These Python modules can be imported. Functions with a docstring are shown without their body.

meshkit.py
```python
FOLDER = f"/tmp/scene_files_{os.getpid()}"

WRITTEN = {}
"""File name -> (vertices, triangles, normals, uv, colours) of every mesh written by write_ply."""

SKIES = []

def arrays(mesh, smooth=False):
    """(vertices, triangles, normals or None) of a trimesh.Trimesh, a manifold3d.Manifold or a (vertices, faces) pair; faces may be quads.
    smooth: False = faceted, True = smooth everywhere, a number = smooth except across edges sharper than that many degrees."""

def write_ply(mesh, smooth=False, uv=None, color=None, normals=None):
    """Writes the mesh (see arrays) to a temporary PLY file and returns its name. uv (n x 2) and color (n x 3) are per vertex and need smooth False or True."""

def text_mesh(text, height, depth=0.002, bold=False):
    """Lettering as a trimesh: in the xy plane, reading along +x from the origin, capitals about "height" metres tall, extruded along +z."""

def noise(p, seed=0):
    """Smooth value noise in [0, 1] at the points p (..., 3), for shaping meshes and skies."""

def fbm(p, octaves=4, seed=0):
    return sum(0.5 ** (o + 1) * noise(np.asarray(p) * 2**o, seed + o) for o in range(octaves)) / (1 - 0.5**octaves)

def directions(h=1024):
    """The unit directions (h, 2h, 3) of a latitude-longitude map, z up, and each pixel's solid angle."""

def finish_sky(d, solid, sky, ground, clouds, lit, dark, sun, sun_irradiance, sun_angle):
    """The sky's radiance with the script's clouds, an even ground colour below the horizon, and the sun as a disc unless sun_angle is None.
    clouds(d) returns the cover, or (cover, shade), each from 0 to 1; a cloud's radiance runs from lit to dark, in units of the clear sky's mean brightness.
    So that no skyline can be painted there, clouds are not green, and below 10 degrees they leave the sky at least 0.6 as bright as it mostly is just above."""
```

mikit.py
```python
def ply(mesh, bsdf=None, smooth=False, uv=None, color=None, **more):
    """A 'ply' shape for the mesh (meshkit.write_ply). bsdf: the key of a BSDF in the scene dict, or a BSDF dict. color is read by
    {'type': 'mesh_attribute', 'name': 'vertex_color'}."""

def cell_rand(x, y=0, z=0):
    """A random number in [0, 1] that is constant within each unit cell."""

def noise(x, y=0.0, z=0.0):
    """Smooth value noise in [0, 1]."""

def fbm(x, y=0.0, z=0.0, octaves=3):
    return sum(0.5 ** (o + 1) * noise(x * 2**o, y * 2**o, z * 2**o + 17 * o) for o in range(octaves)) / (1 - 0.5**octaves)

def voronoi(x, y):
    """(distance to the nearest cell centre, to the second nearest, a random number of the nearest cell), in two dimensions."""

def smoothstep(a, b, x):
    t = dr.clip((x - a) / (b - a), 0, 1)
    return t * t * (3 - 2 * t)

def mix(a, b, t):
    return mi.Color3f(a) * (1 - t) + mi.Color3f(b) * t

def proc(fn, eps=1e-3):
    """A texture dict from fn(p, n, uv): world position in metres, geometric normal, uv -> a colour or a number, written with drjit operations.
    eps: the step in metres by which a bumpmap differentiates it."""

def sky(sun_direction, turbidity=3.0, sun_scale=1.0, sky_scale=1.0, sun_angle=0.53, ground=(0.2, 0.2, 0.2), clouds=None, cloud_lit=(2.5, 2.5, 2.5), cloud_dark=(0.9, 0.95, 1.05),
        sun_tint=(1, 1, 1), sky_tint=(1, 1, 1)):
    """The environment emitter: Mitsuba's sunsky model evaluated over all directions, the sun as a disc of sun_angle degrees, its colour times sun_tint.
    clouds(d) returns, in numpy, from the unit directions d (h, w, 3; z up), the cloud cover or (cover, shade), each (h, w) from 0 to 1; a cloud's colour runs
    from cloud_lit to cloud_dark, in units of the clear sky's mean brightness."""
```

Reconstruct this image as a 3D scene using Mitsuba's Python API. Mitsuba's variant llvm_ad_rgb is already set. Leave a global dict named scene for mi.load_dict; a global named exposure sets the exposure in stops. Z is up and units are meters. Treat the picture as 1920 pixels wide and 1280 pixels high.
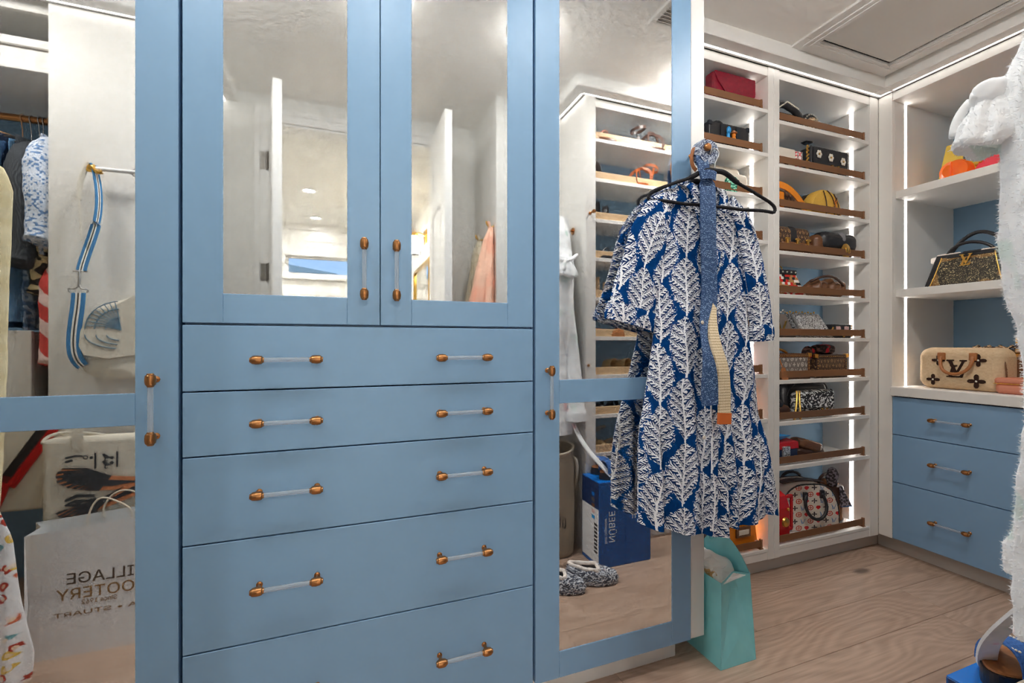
import math, random
import numpy as np, trimesh, drjit as dr, mitsuba as mi
import manifold3d as m3
from shapely.geometry import Polygon, LineString, Point, box as sbox
from shapely import affinity
from shapely.ops import unary_union
import mikit, meshkit
from mikit import noise, fbm, voronoi, cell_rand, smoothstep, mix

scene, labels = {'type': 'scene'}, {}
T = mi.ScalarTransform4f
random.seed(7); rng = np.random.default_rng(7)

# ------------------------------------------------------------------ camera, sky, exposure
CAM_H, YAW = 1.15, math.radians(20.34)
FWD = (math.sin(YAW), math.cos(YAW))
scene['camera'] = {'type': 'perspective', 'fov': 2 * math.degrees(math.atan(960 / 835)), 'fov_axis': 'x', 'near_clip': 0.02, 'far_clip': 200.,
                   'principal_point_offset_y': -4 / 1280,
                   'to_world': T().look_at(origin=[0, 0, CAM_H], target=[FWD[0], FWD[1], CAM_H], up=[0, 0, 1])}
scene['sky'] = {**mikit.sky([0.5, 0.35, 0.75], turbidity=3.0, sun_scale=1.2, sky_scale=3.0), 'sampling_weight': 0.3}
exposure = 0.83
LED_CROWN, LED_STRIP, LAMP, DOWN = 3.5, 7.0, 480.0, 35.0      # radiances of the room's LED lines, the bathroom's lamps and the added closet lamps

# ------------------------------------------------------------------ helpers
def rgb(r, g, b):
    f = lambda c: (c / 255 / 12.92) if c <= 10.3 else ((c / 255 + 0.055) / 1.055) ** 2.4
    return [f(r), f(g), f(b)]
def col(*c): return {'type': 'rgb', 'value': rgb(*c)}
def emit(L, c=(1, 1, 1), w=1.): return {'type': 'area', 'radiance': {'type': 'rgb', 'value': [L * x for x in c]}, 'sampling_weight': w}
def numbered(key):
    if key not in scene and key not in labels: return key
    n = 1
    while f'{key}_{n:03d}' in scene or f'{key}_{n:03d}' in labels: n += 1
    return f'{key}_{n:03d}'
def thing(name, label, cat, group=None):
    k = numbered(name); labels[k] = {'label': label, 'category': cat}
    if group: labels[k]['group'] = group
    return k
def obj(name, mesh, mat, parent=None, smooth=False, label=None, cat=None, group=None, kind=None, xf=None, **kw):
    """one entry of scene; mesh may be a finished ply dict"""
    k = numbered(f'{parent}__{name}' if parent else name)
    if isinstance(mesh, list): mesh = cat_(mesh)
    d = dict(mesh) if isinstance(mesh, dict) else mikit.ply(mesh, mat, smooth, **kw)
    if xf is not None: d['to_world'] = xf
    scene[k] = d
    L = {}
    if label: L['label'] = label
    if cat: L['category'] = cat
    if group: L['group'] = group
    if kind: L['kind'] = kind
    if L: labels[k] = L
    return k
def struct(name, mesh, mat, parent=None, smooth=False, **kw):
    return obj(name, mesh, mat, parent, smooth, kind=None if parent else 'structure', **kw)
def cat_(ms): return trimesh.util.concatenate([m for m in ms if m is not None])
def tm(v, f): return trimesh.Trimesh(np.asarray(v, float), np.asarray(f, int), process=False)
def from_m(man):
    m = man.to_mesh(); return tm(m.vert_properties[:, :3], m.tri_verts)
def to_m(t): return m3.Manifold(m3.Mesh(np.asarray(t.vertices, np.float32), np.asarray(t.faces, np.uint32)))
def hull(pts): return from_m(m3.Manifold.hull_points(np.asarray(pts, float)))
def bx(x0, x1, y0, y1, z0, z1, b=0.0015):
    if x0 > x1: x0, x1 = x1, x0
    if y0 > y1: y0, y1 = y1, y0
    if z0 > z1: z0, z1 = z1, z0
    b = min(b, .45 * min(x1 - x0, y1 - y0, z1 - z0))
    if b <= 0:
        return trimesh.creation.box(bounds=[[x0, y0, z0], [x1, y1, z1]])
    p = []
    for i in (0, 1):
        for j in (0, 1):
            for k in (0, 1):
                x, y, z = (x0, x1)[i], (y0, y1)[j], (z0, z1)[k]
                sx, sy, sz = (1, -1)[i] * b, (1, -1)[j] * b, (1, -1)[k] * b
                p += [(x, y + sy, z + sz), (x + sx, y, z + sz), (x + sx, y + sy, z)]
    return hull(p)
def rbox(x0, x1, y0, y1, z0, z1, r, n=10):
    """box with round edges"""
    r = min(r, .49 * min(x1 - x0, y1 - y0, z1 - z0))
    u = trimesh.creation.uv_sphere(r, count=[n, 2 * n]).vertices
    p = [u + [x, y, z] for x in (x0 + r, x1 - r) for y in (y0 + r, y1 - r) for z in (z0 + r, z1 - r)]
    return hull(np.vstack(p))
def tube(pts, r, sides=10, cap=True, closed=False):
    p = np.asarray(pts, float); n = len(p)
    r = np.broadcast_to(np.asarray(r, float), (n,))
    t = np.gradient(p, axis=0) if not closed else np.roll(p, -1, 0) - np.roll(p, 1, 0)
    t /= np.linalg.norm(t, axis=1, keepdims=True) + 1e-12
    a = np.cross(t[0], [0, 0, 1.] if abs(t[0][2]) < .9 else [1., 0, 0]); a /= np.linalg.norm(a)
    fr = []
    for i in range(n):
        a = a - t[i] * (a @ t[i]); a /= np.linalg.norm(a) + 1e-12
        fr.append((a, np.cross(t[i], a)))
    th = np.arange(sides) * 2 * np.pi / sides
    v = np.vstack([p[i] + r[i] * (np.cos(th)[:, None] * fr[i][0] + np.sin(th)[:, None] * fr[i][1]) for i in range(n)])
    f = []
    for i in range(n if closed else n - 1):
        j2 = (i + 1) % n
        for j in range(sides):
            a0, a1, b0, b1 = i * sides + j, i * sides + (j + 1) % sides, j2 * sides + j, j2 * sides + (j + 1) % sides
            f += [(a0, a1, b1), (a0, b1, b0)]
    if cap and not closed:
        v = np.vstack([v, p[0], p[-1]]); c0, c1 = len(v) - 2, len(v) - 1
        for j in range(sides):
            f += [(c0, (j + 1) % sides, j), (c1, (n - 1) * sides + j, (n - 1) * sides + (j + 1) % sides)]
    m = tm(v, f)
    return m
def strap(pts, w, th, wdir, taper=None):
    """flat band along pts; wdir: its width direction"""
    p = np.asarray(pts, float); n = len(p)
    wd = np.broadcast_to(np.asarray(wdir, float), (n, 3)).copy()
    t = np.gradient(p, axis=0); t /= np.linalg.norm(t, axis=1, keepdims=True) + 1e-12
    wd -= t * (wd * t).sum(1, keepdims=True); wd /= np.linalg.norm(wd, axis=1, keepdims=True) + 1e-12
    nn = np.cross(t, wd); w = np.broadcast_to(w, (n,))[:, None]
    v = np.concatenate([p + wd * w / 2 + nn * th / 2, p - wd * w / 2 + nn * th / 2, p - wd * w / 2 - nn * th / 2, p + wd * w / 2 - nn * th / 2])
    f = []
    for i in range(n - 1):
        for k in range(4):
            a, b = k * n + i, ((k + 1) % 4) * n + i
            f += [(a, a + 1, b + 1), (a, b + 1, b)]
    f += [(0, n, 2 * n), (0, 2 * n, 3 * n), (n - 1, 3 * n - 1, 2 * n - 1), (n - 1, 4 * n - 1, 3 * n - 1)]
    return fixn(tm(v, f))
def fixn(m):
    m = trimesh.Trimesh(m.vertices, m.faces, process=False)
    if m.volume < 0: m.invert()
    return m
def lathe(prof, n=20, axis='z'):
    prof = np.asarray(prof, float)
    m = trimesh.creation.revolve(prof, sections=n)
    m = fixn(m)
    if axis == 'x': m.apply_transform(trimesh.transformations.rotation_matrix(np.pi / 2, [0, 1, 0]))
    if axis == 'y': m.apply_transform(trimesh.transformations.rotation_matrix(-np.pi / 2, [1, 0, 0]))
    return m
def extr(poly, d):
    gs = getattr(poly, 'geoms', [poly])
    return cat_([trimesh.creation.extrude_polygon(g, d, engine='earcut') for g in gs if g.area > 1e-12])
def face_y(m, y, sign=-1):
    """mesh drawn in xy (height along y) extruded z -> stands in the XZ plane, its front facing sign*Y at y"""
    v = np.array(m.vertices); w = np.c_[v[:, 0], y + sign * v[:, 2], v[:, 1]]
    return fixn(tm(w, m.faces))
def mv(m, x=0, y=0, z=0): m = m.copy(); m.apply_translation([x, y, z]); return m
def rot(m, deg, ax=(0, 0, 1), c=(0, 0, 0)):
    m = m.copy(); m.apply_transform(trimesh.transformations.rotation_matrix(math.radians(deg), ax, c)); return m
def place(m, o, deg=0): return mv(rot(m, deg), *o)
def spline(pts, n=40, closed=False):
    from scipy.interpolate import splprep, splev
    p = np.asarray(pts, float)
    if closed: p = np.vstack([p, p[:1]])
    k = min(3, len(p) - 1)
    tck, _ = splprep(p.T, s=0, k=k, per=closed)
    q = np.array(splev(np.linspace(0, 1, n, endpoint=not closed), tck)).T
    return q
def grid(P, wrap=False, flip=False):
    """P (n,m,3) -> mesh, wrap joins the second index"""
    n, m = P.shape[:2]; f = []
    for i in range(n - 1):
        for j in range(m if wrap else m - 1):
            a, b = i * m + j, i * m + (j + 1) % m
            q = (a, b, b + m, a + m)
            f += [(q[0], q[1], q[2]), (q[0], q[2], q[3])]
    f = np.array(f)
    return tm(P.reshape(-1, 3), f[:, ::-1] if flip else f)
def sgn(x, p): return np.sign(x) * np.abs(x) ** p
def superell(a, b, c, e1=.4, e2=.4, n=24, m=40):
    """superellipsoid with half sizes a,b,c"""
    th = np.linspace(-np.pi / 2, np.pi / 2, n)[:, None]; ph = np.linspace(0, 2 * np.pi, m, endpoint=False)[None]
    P = np.stack([a * sgn(np.cos(th), e1) * sgn(np.cos(ph), e2), b * sgn(np.cos(th), e1) * sgn(np.sin(ph), e2), c * sgn(np.sin(th), e1) * np.ones_like(ph)], -1)
    return fixn(grid(P, wrap=True))
def wobble(m, amp, freq, seed=0):
    m = m.copy(); v = np.array(m.vertices)
    n = np.stack([meshkit.fbm(v * freq + 11.3 * k, 3, seed + k) - .5 for k in range(3)], -1)
    m.vertices = v + 2 * amp * n; return m

# ------------------------------------------------------------------ materials
def mat(name, color=None, rough=.5, spec=.5, metal=0., bump=None, bscale=.001, **kw):
    c = {'type': 'rgb', 'value': color} if isinstance(color, list) else color
    d = {'type': 'principled', 'base_color': c, 'roughness': rough, 'specular': spec, 'metallic': metal, **kw}
    if bump is not None: d = {'type': 'bumpmap', 'arbitrary': bump, 'scale': bscale, 'bsdf': d}
    scene[name] = {'type': 'twosided', 'bsdf': d}
    return name
def dif(name, color): scene[name] = {'type': 'twosided', 'bsdf': {'type': 'diffuse', 'reflectance': color if isinstance(color, dict) else {'type': 'rgb', 'value': color}}}; return name
WHITE = mat('white_paint', rgb(226, 225, 222), .45)
WHITE2 = mat('white_melamine', rgb(222, 219, 214), .5)
WALL = dif('wall_paint', rgb(225, 224, 220))
TOE = mat('grey_toe_kick', rgb(190, 183, 176), .5)
BLUE = mat('blue_paint', rgb(121, 157, 190), .42, .45)
BLUEB = mat('blue_back_panel', rgb(112, 144, 170), .5, .4)
CEIL = mat('ceiling_texture', rgb(240, 238, 234), .9, .1, bump=mikit.proc(lambda p, n, uv: fbm(p.x * 60, p.y * 60, p.z * 60, 3), 2e-3), bscale=.004)
BRASS = mat('brushed_brass', rgb(172, 120, 76), .28, .5, 1.0)
GOLD = mat('polished_gold', rgb(226, 178, 92), .22, .5, 1.0)
STEEL = mat('steel', rgb(190, 190, 190), .3, .5, 1.0)
BRONZE = mat('bronze_rail', rgb(128, 88, 58), .45, .5, .35)
scene['acrylic'] = {'type': 'blendbsdf', 'weight': .2, 'a': {'type': 'dielectric', 'int_ior': 1.49, 'ext_ior': 1.0}, 'b': {'type': 'twosided', 'bsdf': {'type': 'roughplastic', 'diffuse_reflectance': {'type': 'rgb', 'value': [.8, .84, .88]}, 'alpha': .08}}}  # white plastic share paints in the light streak along the clear rod
scene['mirror_glass'] = {'type': 'twosided', 'bsdf': {'type': 'conductor', 'material': 'none', 'specular_reflectance': {'type': 'rgb', 'value': [.945, .955, .95]}}}
scene['pane_glass'] = {'type': 'thindielectric', 'int_ior': 1.5}
DARK = mat('dark_gap', rgb(38, 42, 48), .8, .2)
LEDM = dif('led_diffuser', rgb(240, 240, 240))

PL_W, PL_L = .19, 1.55
def wood(c1, c2, c3):
    def fn(p, n, uv):
        row = dr.floor(p.y / PL_W); k = dr.floor((p.x + cell_rand(row, 3) * PL_L) / PL_L)
        r1, r2 = cell_rand(row, k, 5), cell_rand(row, k, 9)
        x, y = p.x + r1 * 31, p.y + r2 * 17
        warp = fbm(x * 1.4, y * 5, 0, 3)
        ring = .5 + .5 * dr.sin(6.283 * (warp * 13 + y * 24))
        fine = fbm(x * 9, y * 170, 2, 2)
        kn, _, w = voronoi(x * 1.3, y * 3.2)
        knot = (1 - smoothstep(.03, .10, kn)) * dr.select(w > .55, 1., 0.)
        c = mix(c1, c2, dr.clip(.30 * ring + .55 * fine + .35 * noise(x * 1.1, y * 6, 7) - .08, 0, 1))
        c = c * (.88 + .22 * r1)
        return mix(c, c3, dr.clip(knot * .75 + .22 * smoothstep(.62, .8, fbm(x * 2, y * 7, 4, 3)), 0, 1))
    return fn
OAK = mat('oak_planks', mikit.proc(wood(rgb(198, 171, 152), rgb(162, 134, 116), rgb(80, 63, 54))), .5, .35)
OAKLIP = mat('maple_lip', mikit.proc(lambda p, n, uv: mix(rgb(216, 186, 148), rgb(196, 160, 120), fbm(p.x * 12, p.y * 60, p.z * 220, 3))), .5, .3)

def handle_meshes():
    """bar pull along x, centred, its foot on y=0 and its bar at y=-.035"""
    prof = [(0, -.0155), (.0062, -.0155), (.0072, -.0135), (.0072, -.0125), (.0098, -.0105), (.0110, -.003), (.0110, .003), (.0098, .0105), (.0072, .0125), (.0072, .0135), (.0062, .0155), (0, .0155)]
    k = lathe(prof, 20, 'x'); out = []
    for s in (-1, 1):
        post = lathe([(0, 0), (.0075, 0), (.0075, .002), (.0042, .004), (.0042, .035), (0, .035)], 14, 'y')
        out.append(from_m(to_m(mv(k, s * .0665, -.035, 0)) + to_m(mv(rot(post, 180, (1, 0, 0)), s * .0665, 0, 0))))
    rod = lathe([(0, -.0525), (.0056, -.0525), (.0056, .0525), (0, .0525)], 20, 'x')
    return out, mv(rod, 0, -.035, 0)
_hm, _hr = handle_meshes()
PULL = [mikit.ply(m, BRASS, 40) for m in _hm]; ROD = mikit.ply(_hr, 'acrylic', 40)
def pull(parent, x, y, z, vert=False, rz=0):
    xf = T().translate([x, y, z]).rotate([0, 0, 1], rz)
    if vert: xf = xf.rotate([0, 1, 0], 90)
    for p in PULL: obj('handle_end', p, None, parent, xf=xf, label='brass end of the bar pull')
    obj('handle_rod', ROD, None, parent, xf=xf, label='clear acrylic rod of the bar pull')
# ------------------------------------------------------------------ the room
ZC, ZLED = 2.585, 2.52          # ceiling, underside of the crown
YF, YB, XR = 1.27, 1.625, 2.79  # faces of the blue cabinets, of the bag shelves, of the right-hand unit
YS, XS = .375, 1.228            # face and left end of the shoe shelves
YL, XL = .22, -.665             # face and right end of the closet unit left of the doorway
YD = -.36                       # closet side of the doorway wall

# floor: each plank its own board
pk = 0
struct('floor', bx(-2.3, 3.5, YD - .12, 2.0, -.06, -.0165, 0), DARK)
ply_cache = {}
for r in range(math.floor(YD / PL_W), math.ceil(1.93 / PL_W)):
    y0, y1 = max(r * PL_W, YD), min((r + 1) * PL_W, 1.93)
    def crand(a, b, c):
        M = 0xFFFFFFFF
        hsh = ((a + 1000000) * 374761393 + (b + 1000000) * 668265263 + (c + 1000000) * 2147483647) & M
        hsh = ((hsh ^ (hsh >> 13)) * 1274126177) & M
        return ((hsh ^ (hsh >> 16)) & 0xFFFFFF) / 16777215
    off = crand(r, 3, 0) * PL_L
    k0, k1 = math.floor((-2.2 + off) / PL_L), math.floor((3.4 + off) / PL_L)
    for k in range(k0, k1 + 1):
        x0, x1 = max(k * PL_L - off, -2.2), min((k + 1) * PL_L - off, 3.4)
        if x1 - x0 < .03: continue
        obj('plank', bx(x0 + .0006, x1 - .0006, y0 + .0006, y1 - .0006, -.016, 0, .001), OAK, 'floor')
struct('ceiling', bx(-2.3, 3.5, YD - .12, 2.0, ZC, ZC + .08, 0), CEIL)
struct('wall_back', bx(-2.3, 3.5, 1.93, 2.0, 0, ZC, 0), WALL)
struct('wall_right', bx(3.42, 3.5, -.1, 1.93, 0, ZC, 0), WALL)
struct('wall_left', bx(-2.3, -2.2, YD, 1.93, 0, ZC, 0), WALL)
struct('wall_shoe', cat_([bx(.81, 3.42, 0, .098, 0, ZC, 0), bx(.81, .93, YD, 0, 0, ZC, 0)]), WALL)     # behind the shoe shelves, and the short return beside the doorway
DX0, DX1, DZ = -.42, .545, 2.44
struct('wall_door', cat_([bx(-2.2, DX0, YD - .12, YD, 0, ZC, 0), bx(DX1, .81, YD - .12, YD, 0, ZC, 0), bx(DX0, DX1, YD - .12, YD, DZ, ZC, 0)]), WALL)
# door casing
for x0, x1, z0, z1 in ((DX0 - .075, DX0 + .004, 0, DZ + .07), (DX1 - .004, DX1 + .075, 0, DZ + .07), (DX0 - .075, DX1 + .075, DZ - .004, DZ + .07)):
    struct('trim', cat_([bx(x0, x1, YD, YD + .014, z0, z1, .002), bx(x0, x1, YD + .014, YD + .02, max(z0, 0) + (.0 if x1 - x0 < .2 else .045), z1, .002) if x1 - x0 > .2 else bx(x0 + (.0 if x0 < 0 else .05), x1 - (.05 if x0 < 0 else 0), YD + .014, YD + .02, z0, z1, .002)]), WHITE)
struct('trim', cat_([bx(DX0, DX0 + .018, YD - .12, YD, 0, DZ, .001), bx(DX1 - .018, DX1, YD - .12, YD, 0, DZ, .001), bx(DX0, DX1, YD - .12, YD, DZ - .018, DZ, .001)]), WHITE)
k = obj('ball_catch', cat_([bx(.085, .125, YD - .03, YD + .002, DZ - .026, DZ - .018, .001), mv(lathe([(0, -.012), (.005, -.010), (.006, 0), (.005, .004), (0, .005)], 12), .105, YD - .012, DZ - .026)]), STEEL, label='small metal ball catch under the head of the doorway', cat='door catch')

# the two narrow leaves of the doorway, open into the closet
def leaf(name, hx, hy, ang, w, face):
    """hinged at (hx,hy); the leaf runs along local +y"""
    t = .042; R = lambda m: place(m, (hx, hy, 0), ang)
    pan = []
    zs = [(.22, .80), (.92, 1.20), (1.32, 1.95), (2.05, 2.32)]
    body = to_m(bx(-t / 2, t / 2, 0, w, .01, 2.43, .002))
    for z0, z1 in zs:
        for s in (-1, 1):
            cut = hull([(s * t / 2 * a, y, z) for a, d in ((1.02, 0), (.55, .018)) for y in (.10 + d, w - .10 - d) for z in (z0 + d, z1 - d)])
            body -= to_m(cut)
    k = struct(name, R(from_m(body)), WHITE)
    for z0, z1 in zs:
        for s in (-1, 1):
            xx = s * t / 2
            struct('panel', R(hull([(xx * a, y, z) for a, d in ((.5, .026), (.86, .05)) for y in (.10 + d, w - .10 - d) for z in (z0 + d, z1 - d)])), WHITE, k)
    for z in (.25, 1.02, 1.56, 2.20):
        h = cat_([mv(lathe([(0, -.05), (.007, -.05), (.007, .05), (0, .05)], 12), face * .03, -.012, z), bx(face * .021, face * .024, -.002, .035, z - .05, z + .05, .0005),
                  bx(face * .03, face * .062, -.022, -.019, z - .05, z + .05, .0005)])
        struct('hinge', R(h), mat('hinge_metal', rgb(120, 116, 110), .35, .5, 1.) if 'hinge_metal' not in scene else 'hinge_metal', k)
    return k
leaf('door_1', -.398, YD + .026, -10.0, .48, -1)
leaf('door_2', .520, YD + .026, 0.0, .48, 1)

# ------------------------------------------------------------------ bathroom beyond the doorway
YW, XBR, XBL, ZB = -3.55, .76, -2.6, 2.64
FLB = mat('bath_floor', rgb(200, 196, 190), .35)
struct('floor_bath', bx(XBL, XBR, YW, YD - .12, -.06, 0, 0), FLB)
struct('ceiling_bath', bx(XBL - .1, XBR + .1, YW - .1, YD - .12, ZB, ZB + .08, 0), WALL)
struct('wall_bath_left', bx(XBL - .1, XBL, YW, YD - .12, 0, ZB, 0), WALL)
WX0, WX1, WZ0, WZ1 = -.71, .50, 2.01, 2.24
SB = .135
k = struct('wall_bath_far', cat_([bx(XBL, XBR, YW - .1, YW - .02, 0, WZ0, 0), bx(XBL, WX0, YW - .1, YW - .02, WZ0, WZ1, 0), bx(WX1, XBR, YW - .1, YW - .02, WZ0, WZ1, 0), bx(XBL, XBR, YW - .1, YW - .02, WZ1, ZB, 0)]), WALL)
for i in range(int(ZB / SB) + 1):
    z0, z1 = i * SB, min((i + 1) * SB - .004, ZB)
    if z1 - z0 < .01: continue
    spans = [(XBL, XBR)] if z1 < WZ0 or z0 > WZ1 else [(XBL, WX0), (WX1, XBR)]
    for a, b in spans: struct('board', bx(a, b, YW - .02, YW, z0, z1, .002), WHITE, k)
k = struct('wall_bath_right', bx(XBR + .02, XBR + .1, YW, YD - .12, 0, ZB, 0), WALL)
for i in range(int(ZB / SB) + 1):
    z0, z1 = i * SB, min((i + 1) * SB - .004, ZB)
    if z1 - z0 > .01: struct('board', bx(XBR, XBR + .02, YW, YD - .12, z0, z1, .002), WHITE, k)
w = struct('window_1', cat_([bx(WX0 - .06, WX1 + .06, YW, YW + .02, WZ1, WZ1 + .055, .003), bx(WX0 - .06, WX1 + .06, YW, YW + .035, WZ0 - .06, WZ0, .003), bx(WX0 - .06, WX0, YW, YW + .02, WZ0, WZ1, .003), bx(WX1, WX1 + .06, YW, YW + .02, WZ0, WZ1, .003),
                             bx(WX0, WX1, YW - .09, YW - .05, WZ1 - .025, WZ1, .002), bx(WX0, WX1, YW - .09, YW - .05, WZ0, WZ0 + .025, .002), bx(WX0, WX0 + .03, YW - .09, YW - .05, WZ0, WZ1, .002), bx(WX1 - .03, WX1, YW - .09, YW - .05, WZ0, WZ1, .002)]), WHITE)
struct('pane', trimesh.Trimesh([[WX0, YW - .07, WZ0], [WX1, YW - .07, WZ0], [WX1, YW - .07, WZ1], [WX0, YW - .07, WZ1]], [[0, 1, 2], [0, 2, 3]], process=False), 'pane_glass', w)
# the neighbour's roof seen through that window
ROOF = mat('pale_metal_roof', rgb(206, 222, 214), .5)
roof = thing('neighbour_house', 'pale green metal roof of the neighbouring house behind the high bathroom window', 'house')
obj('roof', fixn(hull([(-9, -14, 4.9), (-.3, -12.5, 3.35), (-9, -14, 3.3), (-.3, -12.5, 3.3), (-9, -18, 4.9), (-.3, -18, 3.35), (-9, -18, 3.3), (-.3, -18, 3.3), (-4.2, -12.6, 3.3), (-9, -12.4, 3.3)])), ROOF, roof)
obj('wall', bx(-9, -.8, -17.5, -13.2, 0, 3.3, 0), WALL, roof)
for i in range(9):
    a = np.array([-8.6 + i * .9, -13.0, 0]); 
    obj('seam', tube([(-8.6 + .9 * i, -13.95 + .16 * i, 4.86 - .165 * i), (-8.6 + .9 * i, -17.9, 4.86 - .165 * i)], .02, 5), ROOF, roof)
# recessed lamps; all but the one before the window are added for light
for i, (x, y) in enumerate(((-.345, -3.2), (-1.6, -3.2), (-1.6, -1.7), (-.345, -2.2))):
    lk = thing('recessed_lamp', ['round recessed lamp in the bathroom ceiling, the one before the high window', 'added round recessed lamp in the far left corner of the bathroom ceiling', 'added round recessed lamp in the near left part of the bathroom ceiling', 'added round recessed lamp in the bathroom ceiling just beyond the doorway'][i], 'ceiling lamp', 'bathroom ceiling lamps')
    obj('trim_ring', mv(lathe([(.052, 0), (.075, 0), (.075, -.006), (.055, -.008), (.052, 0)], 32), x, y, ZB), WHITE, lk)
    d = trimesh.creation.cylinder(.052, .004, sections=32); obj('lamp_lens', mv(d, x, y, ZB - .003), LEDM, lk, emitter=emit(LAMP, (1, .975, .94), .5))
for i, (x, y) in enumerate(((-1.35, .66), (-.5, .66), (.12, .66), (.79, .66), (1.75, .66))):  # unseen closet lamps, added to give the room its even brightness
    lk = thing('added_closet_lamp', 'added frosted dome lamp on the closet ceiling ' + ['over the left wardrobe', 'before the left edge of the drawer cabinet', 'before the middle of the mirrored cupboard doors', 'before the right wardrobe', 'between the hanging dress and the attic hatch'][i], 'ceiling lamp', 'added closet ceiling lamps')
    obj('trim_ring', mv(lathe([(.075, 0), (.1, 0), (.1, -.012), (.09, -.014), (.075, 0)], 32), x, y, ZC), WHITE, lk)
    obj('dome', mv(lathe([(0, -.05), (.05, -.047), (.078, -.036), (.09, -.02), (.092, -.010)], 28), x, y, ZC), LEDM, lk, 40, emitter=emit(DOWN * (1.15, .95, .95, .95, 2.1)[i], (1, .985, .955), 4.))
# vanity mirror and sconce on the bathroom's right wall
vm = thing('vanity_mirror', 'gold framed mirror on the bathroom wall under the sconce', 'mirror')
y0, y1, z0, z1 = -2.75, -1.72, 1.05, 1.98
obj('frame', cat_([bx(XBR - .03, XBR, y0, y1, z1 - .028, z1, .003), bx(XBR - .03, XBR, y0, y1, z0, z0 + .028, .003), bx(XBR - .03, XBR, y0, y0 + .028, z0 + .028, z1 - .028, .003), bx(XBR - .03, XBR, y1 - .028, y1, z0 + .028, z1 - .028, .003)]), GOLD, vm)
obj('glass', bx(XBR - .012, XBR - .006, y0 + .02, y1 - .02, z0 + .02, z1 - .02, 0), 'mirror_glass', vm)
sc_ = thing('wall_sconce', 'lit frosted glass sconce with a brass bracket on the bathroom wall', 'wall lamp')
sy, sz = -2.02, 2.14
obj('bracket', cat_([bx(XBR - .02, XBR, sy - .05, sy + .05, sz + .02, sz + .16, .006), tube(spline([(XBR - .01, sy, sz + .10), (XBR - .07, sy, sz + .13), (XBR - .12, sy, sz + .12)], 12), .007), mv(lathe([(0, .11), (.03, .11), (.034, .125), (.02, .145), (.006, .15), (.008, .165), (0, .17)], 20), XBR - .12, sy, sz - .01)]), GOLD, sc_, 30)
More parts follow.
